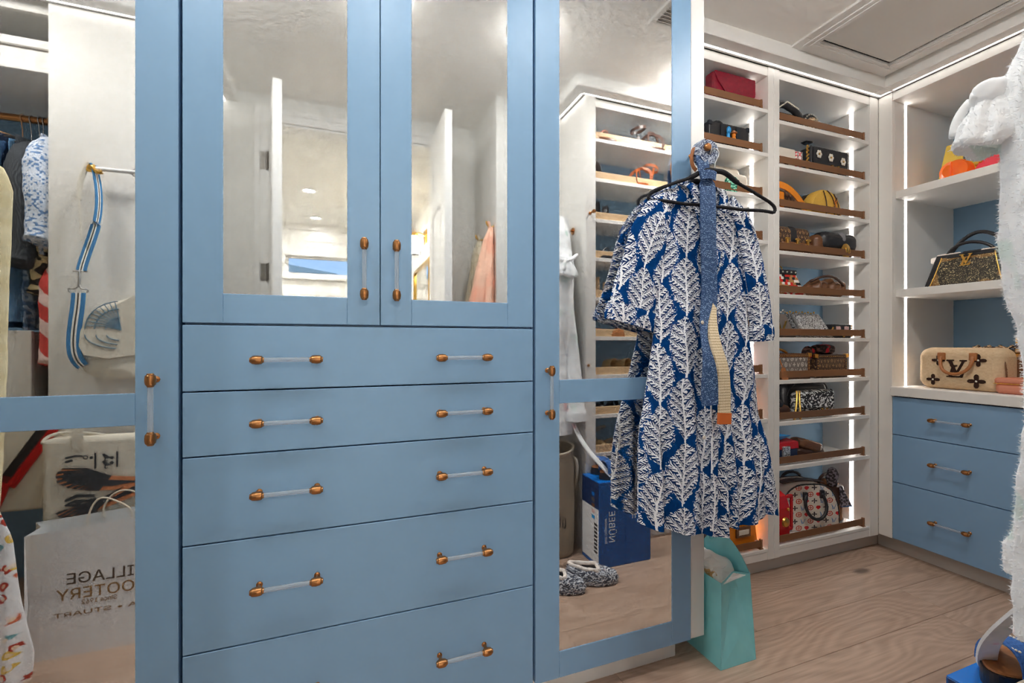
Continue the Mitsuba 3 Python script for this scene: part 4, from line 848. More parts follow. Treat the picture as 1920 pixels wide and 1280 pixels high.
# ------------------------------------------------------------------ the dress, its hangers and the belt
def leafprint(p, n, uv):
    A, B, H = .097, .205, .194
    white = mi.Float(0.); leaf_in = mi.Float(0.)
    wob = (noise(uv.x * 260, uv.y * 260) - .5)
    for ph in (0., .5):
        xu = uv.x / (2 * A) + ph; k = dr.floor(xu + .5); x = (xu - k) * 2 * A
        yv = -uv.y / B + ph + .13 * cell_rand(k, 7 + int(ph * 10)); row = dr.floor(yv); y = (yv - row) * B
        x = x + .005 * (noise(uv.x * 70, uv.y * 70, 3) - .5); y = y + .008 * (noise(uv.x * 60 + 9, uv.y * 60, 8) - .5); x = x + .006 * dr.sin(y * 22 + 5 * cell_rand(k, row, 3)) 
        t = dr.clip(y / H, 0.001, .999); ax = dr.abs(x)
        w = .058 * dr.power(dr.sin(np.pi * dr.power(t, .95)), .68) * (1 + .3 * wob)
        inside = (ax < w) & (y < H)
        q = y + .85 * ax - 2. * ax * ax + dr.select(x < 0, .013, 0.)
        P = .029; fr = q / P - dr.floor(q / P) - .5
        branch = dr.abs(fr) * P < .0016 + .0012 * (1 - dr.clip(ax / .05, 0, 1))
        m = (ax - dr.abs(fr) * P * 1.15 + .0043 * dr.floor(q / P)) / .0098; m = m - dr.floor(m) - .5
        twig = (dr.abs(m) < .25 + .2 * wob) & (dr.abs(fr) < .43 + .1 * wob)
        stem = ax < .0021 + .0016 * t
        leaf_in = dr.maximum(leaf_in, dr.select(inside & (ax < w * .93), 1., 0.))
        white = dr.maximum(white, dr.select((inside & (branch | twig)) | (stem & (y < B)), 1., 0.))
    ground = mix(rgb(10, 62, 122), rgb(8, 46, 96), fbm(p.x * 40, p.y * 40, p.z * 40, 2))
    dark = mix(ground, rgb(10, 34, 72), leaf_in * .8)
    return dr.select(white > .5, mi.Color3f(rgb(240, 243, 248)), dark)
LEAF = dif('leaf_print_cotton', mikit.proc(leafprint))
VEL = mat('black_velvet', rgb(24, 24, 28), .8, .2, sheen=.5)
DENB = mat('navy_woven_belt', mikit.proc(lambda p, n, uv: mix(rgb(34, 62, 104), rgb(120, 146, 178), dr.select(noise(p.x * 330, p.y * 200, p.z * 330) > .62, 1., 0.) * .8)), .8)
ROLLM = mat('stitched_belt_edge', mikit.proc(lambda p, n, uv: mix(rgb(30, 48, 84), rgb(206, 214, 226), dr.select(noise(p.x * 420, p.y * 100, p.z * 420) > .52, 1., 0.))), .8)
CRB = mat('cream_braid', mikit.proc(lambda p, n, uv: mix(rgb(226, 210, 180), rgb(170, 146, 110), smoothstep(.25, .0, dr.abs(dr.abs(uv.x / .011 - dr.floor(uv.x / .011) - .5) - .25) + dr.abs(uv.y / .009 - dr.floor(uv.y / .009) - .5) * .5 - .1))), .8)
def dress_y(z): return np.interp(z, [.7, 1.40], [1.195, 1.246])
def interp(z, tab):
    a = np.array(sorted(tab)); return np.interp(z, a[:, 0], a[:, 1])
Lt = [(1.70, 1.105), (1.69, 1.06), (1.68, 1.04), (1.61, .99), (1.483, .969), (1.285, .963), (1.161, .956), (1.044, .928), (.961, .910), (.872, .888), (.817, .880), (.738, .874), (.57, .873), (.50, .873)]
Rt = [(1.70, 1.20), (1.69, 1.23), (1.628, 1.29), (1.475, 1.33), (1.298, 1.348), (1.142, 1.362), (1.026, 1.387), (.891, 1.40), (.793, 1.436), (.637, 1.462), (.528, 1.475), (.50, 1.478)]
NZ, NP = 100, 260
dk = thing('dress', 'navy blue short-sleeved dress with white branching leaf print hanging on the wardrobe end', 'dress')
ph = np.linspace(0, 2 * np.pi, NP, endpoint=False); t_ = np.linspace(0, 1, NZ)
P = np.zeros((NZ, NP, 3)); UV = np.zeros((NZ, NP, 2))
for i, t in enumerate(t_):
    z0 = 1.70 - (1.70 - .535) * t
    xl, xr = interp(z0, Lt), interp(z0, Rt); xc, a = (xl + xr) / 2, (xr - xl) / 2
    g = np.clip((1.5 - z0) / .9, 0, 1); b = .014 + .044 * g
    cs, sn = np.cos(ph), np.sin(ph)
    x = xc + a * np.sign(cs) * np.abs(cs) ** .9
    s = x * 1.0
    fold = (.55 * np.sin(s * 46 + 1.2 * np.sin(z0 * 3)) + .3 * np.sin(s * 83 + 2 + z0 * 2) + .25 * np.sin(s * 130 + z0 * 5)) * (.003 + .014 * g)
    if z0 < .87: fold += .006 * np.sin(s * 105 + 1) * np.clip((.87 - z0) / .05, 0, 1)
    amp = np.clip(1 - np.abs(cs) ** 6, 0, 1)
    y = dress_y(z0) - .10 * np.maximum(x - 1.0, 0) * np.clip((z0 - .9) / .5, 0, 1) + b * sn - fold * amp * np.sign(sn)
    hem = np.interp(x, [.873, .966, 1.09, 1.174, 1.18, 1.278, 1.34, 1.43, 1.475], [.575, .55, .528, .510, .534, .530, .54, .545, .524])
    z = z0 + (hem - .535) * np.clip((1.0 - z0) / .45, 0, 1) + (.004 * np.sin(s * 60) * g)
    y = np.minimum(y, 1.264)
    P[i] = np.c_[x, y, z]
    UV[i] = np.c_[s * (1.06 + .10 * g) + np.where(sn > 0, .35, 0), z0 + np.where(sn > 0, .07, 0)]
m = grid(P, wrap=True)
obj('bodice_and_skirt', fixn(m), LEAF, dk, True, uv=UV.reshape(-1, 2))
def sleeve(C, hw, dep, u0, k=34):
    C = spline(np.c_[C], k); n = len(C); hw = np.interp(np.linspace(0, 1, n), np.linspace(0, 1, len(hw)), hw); dep = np.interp(np.linspace(0, 1, n), np.linspace(0, 1, len(dep)), dep)
    th = np.linspace(0, 2 * np.pi, 60, endpoint=False); P = np.zeros((n, 60, 3)); U = np.zeros((n, 60, 2)); L = 0
    for i in range(n):
        d = C[min(i + 1, n - 1)] - C[max(i - 1, 0)]; d /= np.linalg.norm(d); side = np.array([-d[2], 0, d[0]])
        if side[0] < 0: side = -side
        if i: L += np.linalg.norm(C[i] - C[i - 1])
        f = 1 + .05 * np.sin(th * 5 + i * .25) + .04 * np.sin(th * 9 + 2)
        P[i] = C[i] + np.outer(np.cos(th) * hw[i] * f, side) + np.outer(np.sin(th) * dep[i] * f, [0, 1, 0])
        P[i][:, 1] = np.minimum(P[i][:, 1], 1.265)
        U[i] = np.c_[u0 + np.cos(th) * hw[i] * 1.15 + np.where(np.sin(th) > 0, .2, 0), np.full(60, -L + .05 * u0)]
    return fixn(grid(P, wrap=True)), U.reshape(-1, 2)
for C, hw, dep, u0 in (([(1.055, 1.246, 1.665), (.998, 1.244, 1.60), (.948, 1.242, 1.50), (.918, 1.240, 1.385), (.897, 1.238, 1.30), (.882, 1.236, 1.237)], [.03, .06, .073, .078, .089, .095], [.012, .017, .019, .02, .021, .022], .29),
                       ([(1.27, 1.218, 1.66), (1.328, 1.206, 1.575), (1.362, 1.20, 1.455), (1.384, 1.197, 1.335), (1.400, 1.196, 1.245), (1.405, 1.195, 1.19)], [.025, .04, .042, .045, .046, .044], [.012, .017, .02, .024, .026, .028], .70)):
    sm, su_ = sleeve(C, hw, dep, u0); obj('sleeve', sm, LEAF, dk, True, uv=su_)
    C = np.array(C); e = C[-1]; d = (C[-1] - C[-2]) / np.linalg.norm(C[-1] - C[-2])
    sm, su_ = sleeve([e - d * .03, e - d * .012, e + d * .012, e + d * .03], [hw[-1] * 1.0, hw[-1] * 1.08, hw[-1] * 1.1, hw[-1] * 1.06], [dep[-1] * 1.05, dep[-1] * 1.14, dep[-1] * 1.14, dep[-1] * 1.05], u0 + .06, 8)
    obj('cuff', sm, LEAF, dk, True, uv=su_)
# collar band, front placket, buttons
def uvstrap(m, off=0): return np.c_[m.vertices[:, 0] * 1.1 + off, m.vertices[:, 2]]
for pts, wd in (([(1.075, 1.235, 1.698), (1.095, 1.212, 1.69), (1.125, 1.205, 1.62), (1.16, 1.20, 1.52), (1.18, 1.195, 1.42)], (1, -.2, .3)), ([(1.22, 1.225, 1.70), (1.228, 1.205, 1.685), (1.22, 1.20, 1.60), (1.205, 1.20, 1.50), (1.186, 1.195, 1.42)], (1, -.2, -.3)), ([(1.07, 1.245, 1.702), (1.11, 1.258, 1.712), (1.16, 1.252, 1.712), (1.22, 1.235, 1.704)], (0, -.2, 1))):
    m = strap(spline(pts, 26), .03, .004, wd); obj('collar', m, LEAF, dk, False, uv=uvstrap(m))
zz_ = np.linspace(1.42, .55, 40)
m = strap(np.c_[np.interp(zz_, [.55, 1.0, 1.42], [1.10, 1.12, 1.183]), np.interp(zz_, [.55, .8, 1.1, 1.42], [1.112, 1.118, 1.14, 1.196]), zz_], .026, .004, (1, 0, 0)); obj('placket', m, LEAF, dk, False, uv=uvstrap(m, .05))
for x, y, z in ((1.073, 1.128, 1.082), (1.062, 1.113, .853), (1.095, 1.155, 1.22)): obj('button', rot(lathe([(0, 0), (.006, 0), (.006, .002), (.004, .003), (0, .0025)], 14, 'y'), 180).apply_translation([x, y, z]), PEARL, dk, label='small pearl button')

def hanger(name, lab, cx, y, z, w, tilt, turn=0, group=None):
    k = thing(name, lab, 'hanger', group)
    h = w / 2
    def seg(a, b, n): return [np.array(a) + (np.array(b) - np.array(a)) * t for t in np.linspace(0, 1, n, endpoint=False)]
    R_, zb = .016, -.118
    side = [(h * .10, 0, .004), (h * .22, 0, -.006), (h * .34, 0, -.024), (h * .55, 0, -.046), (h * .78, 0, -.070), (h * .92, 0, -.086), (h * .985, 0, -.099), (h, 0, -.108), (h * .985, 0, zb + .001), (h * .94, 0, zb), (h * .6, 0, zb), (h * .3, 0, zb)]
    half = spline(side, 60); loop = np.vstack([half, half[::-1] * [-1, 1, 1]])
    rad = np.where((np.abs(loop[:, 0]) < .09) & (loop[:, 2] > -.05), .0085, .0055)
    g = tube(loop, rad, 10, closed=True)
    hk_ = tube(np.vstack([[(0, 0, .0), (0, 0, .03)], np.c_[-.004 + .016 * np.cos(np.linspace(-.2 * np.pi, 1.05 * np.pi, 18)), np.zeros(18), .062 + .018 * np.sin(np.linspace(-.2 * np.pi, 1.05 * np.pi, 18))]]), .0022, 8)
    xf = lambda q: rot(rot(q, tilt, (0, 1, 0)), turn).apply_translation([cx, y, z])
    obj('frame', xf(g), VEL, k, True); obj('hook', xf(hk_), STEEL, k, True, label='steel hook')
    return k
hanger('clothes_hanger', 'black velvet hanger hung in front of the leaf print dress', 1.182, 1.190, 1.738, .465, 3.2, -13.)
hanger('clothes_hanger', 'black velvet hanger inside the neck of the leaf print dress', 1.165, 1.238, 1.715, .38, 2, -6.)
# hook on the end panel
hk2 = thing('coat_hook', 'round brass hook on the white end panel behind the hanger', 'hook')
obj('post', cat_([mv(lathe([(0, 0), (.008, 0), (.008, -.004), (.006, -.006), (.005, -.068), (.008, -.076), (.013, -.080), (.013, -.088), (.010, -.092), (0, -.093)], 24, 'y'), 1.150, YF + .003, 1.818)]), BRASS, hk2, 30)
bk = thing('belt', 'rolled navy woven belt with a cream braided side hanging from the brass hook', 'belt')
sp = np.linspace(0, 5 * 2 * np.pi, 150); rr = .012 + .031 * sp / sp[-1]
roll = strap(np.c_[1.163 + rr * np.cos(-sp + 2), np.full(150, 1.212), 1.808 + rr * np.sin(-sp + 2)], .036, .0055, (0, 1, 0))
obj('roll', roll, ROLLM, bk)
obj('band', strap(spline([(1.135, 1.20, 1.79), (1.140, 1.195, 1.745), (1.148, 1.19, 1.70), (1.147, 1.185, 1.66), (1.145, 1.18, 1.5), (1.143, 1.175, 1.30), (1.115, 1.15, 1.20), (1.088, 1.11, 1.10), (1.076, 1.103, 1.02), (1.076, 1.10, .955)], 70), np.r_[np.full(8, .045), np.full(62, .060)], .005, (1, -.1, 0)), DENB, bk, False)
lp = strap(spline([(1.113, 1.18, 1.715), (1.14, 1.175, 1.72), (1.175, 1.178, 1.718)], 10), .03, .004, (0, 0, 1)); obj('keeper', lp, DENB, bk)
m = strap(spline([(1.165, 1.176, 1.30), (1.135, 1.150, 1.22), (1.115, 1.12, 1.15), (1.122, 1.10, 1.08), (1.127, 1.095, 1.0), (1.124, 1.092, .925)], 50), np.interp(np.linspace(0, 1, 50), [0, .4, 1], [.012, .042, .046]), .008, (1, 0, .0)); obj('braid', m, CRB, bk, False, uv=np.c_[m.vertices[:, 0], m.vertices[:, 2]], label='cream braided band')
obj('tip', strap([(1.124, 1.091, .93), (1.123, 1.091, .915), (1.122, 1.091, .895)], .049, .010, (1, 0, 0)), mat('orange_tan_leather', rgb(204, 104, 46), .45), bk, label='orange tan leather tip')
obj('loop', strap(spline([(1.122, 1.222, 1.825), (1.113, 1.222, 1.80), (1.116, 1.222, 1.765), (1.126, 1.215, 1.745)], 14), .013, .004, (0, 1, 0)), TANL, bk, label='tan leather keeper')

# ------------------------------------------------------------------ turquoise gift bag
gb = thing('gift_bag', 'turquoise paper gift bag with white tissue on the floor beside the white end panel', 'gift bag')
TEAL = mat('turquoise_paper', mikit.proc(lambda p, n, uv: mix(rgb(138, 214, 222), rgb(122, 200, 208), fbm(p.x * 30, p.y * 30, p.z * 18, 3))), .42)
GX0, GX1, GY0, GY1 = 1.232, 1.397, 1.212, 1.46
def sheet(pts, th=.0012):
    """thin folded sheet from quads/tris given as lists of corner points"""
    vs, fs = [], []
    for q in pts:
        b = len(vs); vs += list(q); fs += [(b, b + i, b + i + 1) for i in range(1, len(q) - 1)]
    v = np.array(vs, float); f = np.array(fs); n = np.cross(v[f[:, 1]] - v[f[:, 0]], v[f[:, 2]] - v[f[:, 0]]); vn = np.zeros_like(v)
    for k in range(3): np.add.at(vn, f[:, k], n)
    vn /= np.linalg.norm(vn, axis=1, keepdims=True) + 1e-15
    w = np.vstack([v, v - vn * th]); return tm(w, np.vstack([f, f[:, ::-1] + len(v)]))
xm = (GX0 + GX1) / 2
A0, A1, B0, B1 = (GX0, GY0, .001), (GX1, GY0, .001), (GX0, GY1, .001), (GX1, GY1, .001)
a0, a1, b0, b1 = (GX0 + .0, GY0 - .002, .308), (GX1 - .022, GY0 + .006, .316), (GX0, GY1, .308), (GX1 - .022, GY1, .316)
am, tri = (xm + .004, GY0 + .028, .322), (xm + .0, GY0 + .003, .088)
TEALP = lambda nm, q: obj(nm, sheet(q), TEAL, gb)
TEALP('gusset', [[A0, A1, tri], [A0, tri, am, a0], [A1, a1, am, tri]])
TEALP('broad_side', [[B0, A0, a0, b0]])
N = 24; ys = np.linspace(GY0 + .006, GY1, N); arch = .316 + .098 * np.sin(np.linspace(0, np.pi, N)) ** .8
TEALP('broad_side', [[A1, B1, b1, a1]] + [[(a1[0] - .0, ys[i], .316), (a1[0], ys[i + 1], .316), (a1[0] - .004, ys[i + 1], arch[i + 1]), (a1[0] - .004, ys[i], arch[i])] for i in range(N - 1)])
TEALP('gusset', [[B1, B0, b0, b1]]); TEALP('bottom', [[A0, B0, B1, A1]])
obj('eyelet', cat_([rot(tube(np.c_[.009 * np.cos(q_ := np.linspace(0, 2 * np.pi, 16, endpoint=False)), .009 * np.sin(q_), np.zeros(16)], .002, 6, closed=True), 90, (0, 1, 0)).apply_translation([a1[0] - .006, 1.40, .375])]), TEAL, gb)
WPAP = mat('white_tissue', rgb(240, 238, 234), .7)
obj('tissue', wobble(superell(.065, .10, .05, .7, .7, 24, 36), .022, 22, 3).apply_translation([xm - .012, 1.345, .29]), WPAP, gb, False, label='crumpled white tissue paper')
obj('lining', sheet([[(GX0 + .002, GY0 + .002, .30), (am[0], am[1] + .004, .318), (GX1 - .03, GY0 + .012, .31), (GX1 - .03, 1.30, .285), (GX0 + .003, 1.30, .285)]]), WPAP, gb, label='white inner paper')
obj('gold_shred', wobble(superell(.02, .03, .018, .8, .8, 14, 20), .012, 60, 5).apply_translation([GX0 + .03, 1.285, .306]), mat('gold_shred_paper', rgb(196, 160, 110), .5), gb, label='gold shredded filler')

# ------------------------------------------------------------------ robe at the right edge and in the right mirror
PLU = mat('white_plush', mikit.proc(lambda p, n, uv: (lambda base: mix(mix(base, rgb(150, 196, 176), .7 * smoothstep(.72, .8, noise(p.x * 16 + 3, p.y * 20, p.z * 16)) * dr.select(p.z > 1.55, 1., .45)), rgb(232, 150, 150), .6 * smoothstep(.74, .82, noise(p.x * 22, p.y * 24 + 7, p.z * 24)) * dr.select(p.z < 1.05, 1., 0.)))(mix(rgb(244, 244, 243), rgb(226, 229, 232), fbm(p.x * 60, p.y * 60, p.z * 60, 3)))), .95, .1, sheen=.6)
def fuzz(m, n, L, seed):
    """short plush fibres on the mesh"""
    r = np.random.default_rng(seed); p, fi = trimesh.sample.sample_surface(m, n, seed=seed); nn = m.face_normals[fi]
    d = nn + r.normal(0, .45, nn.shape); d /= np.linalg.norm(d, axis=1, keepdims=True)
    s = np.cross(d, r.normal(0, 1, d.shape)); s /= np.linalg.norm(s, axis=1, keepdims=True) + 1e-9
    ln = L * r.uniform(.5, 1.2, (n, 1)); w = .0007
    v = np.stack([p - s * w, p + s * w, p + d * ln], 1).reshape(-1, 3)
    return tm(v, np.arange(3 * n).reshape(-1, 3))
rk = thing('robe', 'white plush robe with faint coloured flowers hanging at the end of the shoe shelves', 'robe')
zt = [(1.85, .11), (1.75, .15), (1.667, .167), (1.618, .188), (1.583, .205), (1.474, .200), (1.303, .200), (1.219, .190), (1.173, .176), (1.093, .168), (1.021, .168), (.947, .174), (.883, .178), (.746, .182), (.60, .18)]
zl = np.linspace(1.85, .66, 110); ph = np.linspace(0, 2 * np.pi, 120, endpoint=False); P = np.zeros((110, 120, 3))
for i, z in enumerate(zl):
    ry = interp(z, zt) - .003; yc = .24
    f = 1 + .02 * np.sin(ph * 7 + z * 2) + .012 * np.sin(ph * 13 + 1.5 * z)
    P[i] = np.c_[1.09 + .097 * np.cos(ph) * f, np.maximum(yc + ry * np.sin(ph) * f, .112), np.full(120, z)]
rb = wobble(fixn(grid(P, wrap=True)), .004, 30, 4); obj('body', rb, PLU, rk, True)
C = spline([(1.12, .30, 1.50), (1.135, .335, 1.30), (1.148, .36, 1.1), (1.155, .378, .9), (1.157, .386, .735)], 50); P = np.zeros((50, 48, 3)); th = np.linspace(0, 2 * np.pi, 48, endpoint=False)
for i, c_ in enumerate(C):
    r1 = np.interp(i / 49, [0, .2, .6, .9, .94, 1], [.03, .05, .05, .056, .066, .064]); f = 1 + .05 * np.sin(th * 5 + i * .1)
    P[i] = c_ + np.c_[r1 * np.cos(th) * f, r1 * 1.1 * np.sin(th) * f, 0 * th]
rs = wobble(fixn(grid(P, wrap=True)), .004, 40, 6); obj('sleeve', rs, PLU, rk, True)
# gathered bundle at the shoulder
th, zz1 = np.linspace(0, 2 * np.pi, 120, endpoint=False), np.linspace(0, 1, 40); P = np.zeros((42, 120, 3))
for i in range(42):
    t = (min(max(i - 1, 0), 39)) / 39; r1 = np.interp(t, [0, .12, .3, .6, .9, 1], [.020, .028, .037, .050, .059, .054]) * (0 if i in (0, 41) else 1); f = 1 + (.03 + .06 * t) * np.sin(th * 8 + 1.5 * t) + .03 * np.sin(th * 15)
    P[i] = np.c_[r1 * np.cos(th) * f * 1.15, r1 * np.sin(th) * f * .9, np.full(120, (.060 - .104 * t) + .006 * np.sin(th * 3) * t)]
bn = wobble(fixn(grid(P, wrap=True)), .004, 40, 9); bn = rot(bn, -20, (0, 0, 1)).apply_translation([1.085, .437, 1.543])
obj('gathered_collar', bn, PLU, rk, True)
kn = wobble(superell(.030, .026, .022, .8, .8, 20, 30), .005, 40, 2).apply_translation([1.068, .44, 1.592]); obj('knot', kn, PLU, rk, True)
obj('tie', [tube(spline([(1.045, .452, 1.592), (1.075, .462, 1.582), (1.12, .45, 1.60), (1.16, .42, 1.625)], 16), .010, 10)], PLU, rk, True)
obj('tie', [tube(spline([(1.065, .47, 1.59), (1.055, .482, 1.565), (1.05, .486, 1.53)], 10), .008, 10)], PLU, rk, True)
belt_ = strap(spline([(1.15, .40, .72), (1.165, .445, .65), (1.205, .495, .57), (1.26, .53, .50), (1.305, .548, .455), (1.345, .557, .4445)], 40), .034, .006, (.3, -.6, .5)); obj('belt', belt_, PLU, rk, False)
obj('fibres', fuzz(cat_([rb, rs, bn]), 34000, .0065, 3), PLU, rk, kind='stuff')
obj('hook', cat_([tube(spline([(XS, .25, 1.80), (1.16, .255, 1.79), (1.09, .255, 1.775), (1.05, .255, 1.80)], 16), .006, 8), rot(lathe([(0, 0), (.02, 0), (.02, .004), (0, .005)], 20, 'x'), 180).apply_translation([XS, .25, 1.80])]), BRASS, thing('coat_hook', 'brass hook on the shoe unit end carrying the white plush robe', 'hook'), 30)
obj('knob', cat_([mv(lathe([(0, 0), (.009, 0), (.009, .003), (.005, .005), (.005, .03), (.010, .036), (.010, .046), (0, .048)], 18, 'y'), 1.255, YS + .0195, 1.868)]), BRASS, thing('coat_hook', 'small brass knob on the front stile of the shoe shelves', 'hook'), 30)
obj('peg', mv(lathe([(0, 0), (.008, 0), (.008, .004), (0, .006)], 14, 'y'), 1.245, YS + .0195, 1.03), BRASS, thing('coat_hook', 'small brass peg low on the front stile of the shoe shelves', 'hook'), 30)

# ------------------------------------------------------------------ canvas tote, boxes, slippers, sandals by the shoe shelves
LIN = mat('grey_canvas', mikit.proc(lambda p, n, uv: mix(rgb(164, 150, 132), rgb(136, 122, 106), noise(p.x * 300, p.y * 300, p.z * 300) * .6 + .4 * fbm(p.x * 20, p.y * 20, p.z * 20, 3))), .9, .1)
ROPE = mat('cream_rope', rgb(214, 202, 182), .8)
tk = thing('canvas_tote', 'tall grey canvas storage bag with rope handles, on the floor beside the blue boxes', 'storage bag')
P = []
for z, sx_, sy_ in ((0, .155, .105), (.02, .162, .112), (.2, .165, .118), (.45, .163, .118), (.575, .160, .115)):
    th = np.linspace(0, 2 * np.pi, 48, endpoint=False); P.append(np.c_[1.01 + sx_ * sgn(np.cos(th), .5), .30 + sy_ * sgn(np.sin(th), .5), np.full(48, z) + (.018 * np.cos(2 * th) if z > .5 else 0)])
P = np.array(P); inner = P[::-1].copy(); inner[:, :, 0] = 1.01 + (inner[:, :, 0] - 1.01) * .975; inner[:, :, 1] = .30 + (inner[:, :, 1] - .30) * .97; inner[-1, :, 2] += .004
base = np.repeat(inner[-1].mean(0)[None, None], 48, 1); base0 = np.repeat(P[0].mean(0)[None, None], 48, 1)
obj('body', wobble(fixn(grid(np.concatenate([base0, P, inner, base]), wrap=True)), .004, 12), LIN, tk, True)
obj('rim', tube(P[-1] + [0, 0, .003], .006, 8, closed=True), ROPE, tk, True)
for s, zz2 in ((1, .50), (-1, .50)):
    obj('rope_handle', tube(spline([(1.01 + s * .165, .30 - .05, .52), (1.01 + s * .185, .30 - .04, .44), (1.01 + s * .19, .30, .33), (1.01 + s * .185, .30 + .05, .40), (1.01 + s * .165, .30 + .06, .52)], 30), .009, 8), ROPE, tk, True)
sg = mv(rot(meshkit.text_mesh('life', .06, .002), 0), 0, 0, 0); v = np.array(sg.vertices); sg = fixn(tm(np.c_[1.10 - v[:, 0] * .7, .416 + v[:, 2], .16 + v[:, 1] + v[:, 0] * .3], sg.faces)); obj('script_mark', sg, BLK, tk)
BXB = mat('blue_carton', rgb(14, 78, 148), .35); BXD = mat('dark_blue_carton', rgb(18, 40, 82), .4); BXW = mat('white_print', rgb(236, 238, 240), .4)
BXT = mat('bright_blue_carton', rgb(10, 108, 196), .35)
for i, (x0, x1) in enumerate(((1.205, 1.3625), (1.364, 1.521))):
    k = thing('carton', ['blue belt organizer carton standing on end, nearest the canvas storage bag, sandals on top', 'blue belt organizer carton standing on end, away from the canvas storage bag'][i], 'box', 'blue cartons')
    obj('carton_body', bx(x0, x1, .395, .573, 0, .437, .002), BXB, k)
    obj('lid_flap', bx(x0 + .001, x1 - .001, .396, .572, .4365, .4395, .001), BXT, k)
    def up(txt, h, x, z, flip):
        t = meshkit.text_mesh(txt, h, .0012); v = np.array(t.vertices)
        w_ = np.c_[x + v[:, 1] * (1 if not flip else -1), .573 + v[:, 2], z + v[:, 0] * (1 if not flip else -1)]
        return fixn(tm(w_, t.faces))
    if i == 0:
        obj('print', [up('NÜBEE', .036, 1.262, .125, False)], BXW, k, label='white lettering'); obj('print', [up('Belt Organizer', .014, 1.238, .125, False)], BXW, k, label='small white lettering')
        obj('print', [bx(x0 - .0012, x0 + .0002, .40, .568, .02, .30, 0)], BXW, k, label='white picture panel'); obj('print', [bx(x0 - .0012, x0 + .0002, .40, .568, .30, .435, 0)], BXD, k, label='dark picture panel')
        for q in range(8): obj('pictured_belt', bx(x0 - .0018, x0 - .001, .525, .555, .07 + .02 * q, .082 + .02 * q, 0), BLK, k)
        for q in range(5): obj('pictured_belt', bx(x0 - .0018, x0 - .001, .50, .53, .24 + .03 * q, .258 + .03 * q, 0), [BLUP, PINKL, BRN, STEEL, BXT][q], k)
    else:
        obj('print', [up('NÜBEE', .036, 1.44, .395, True)], BXW, k, label='white lettering'); obj('print', [up('Belt Organizer', .014, 1.464, .395, True)], BXW, k, label='small white lettering')

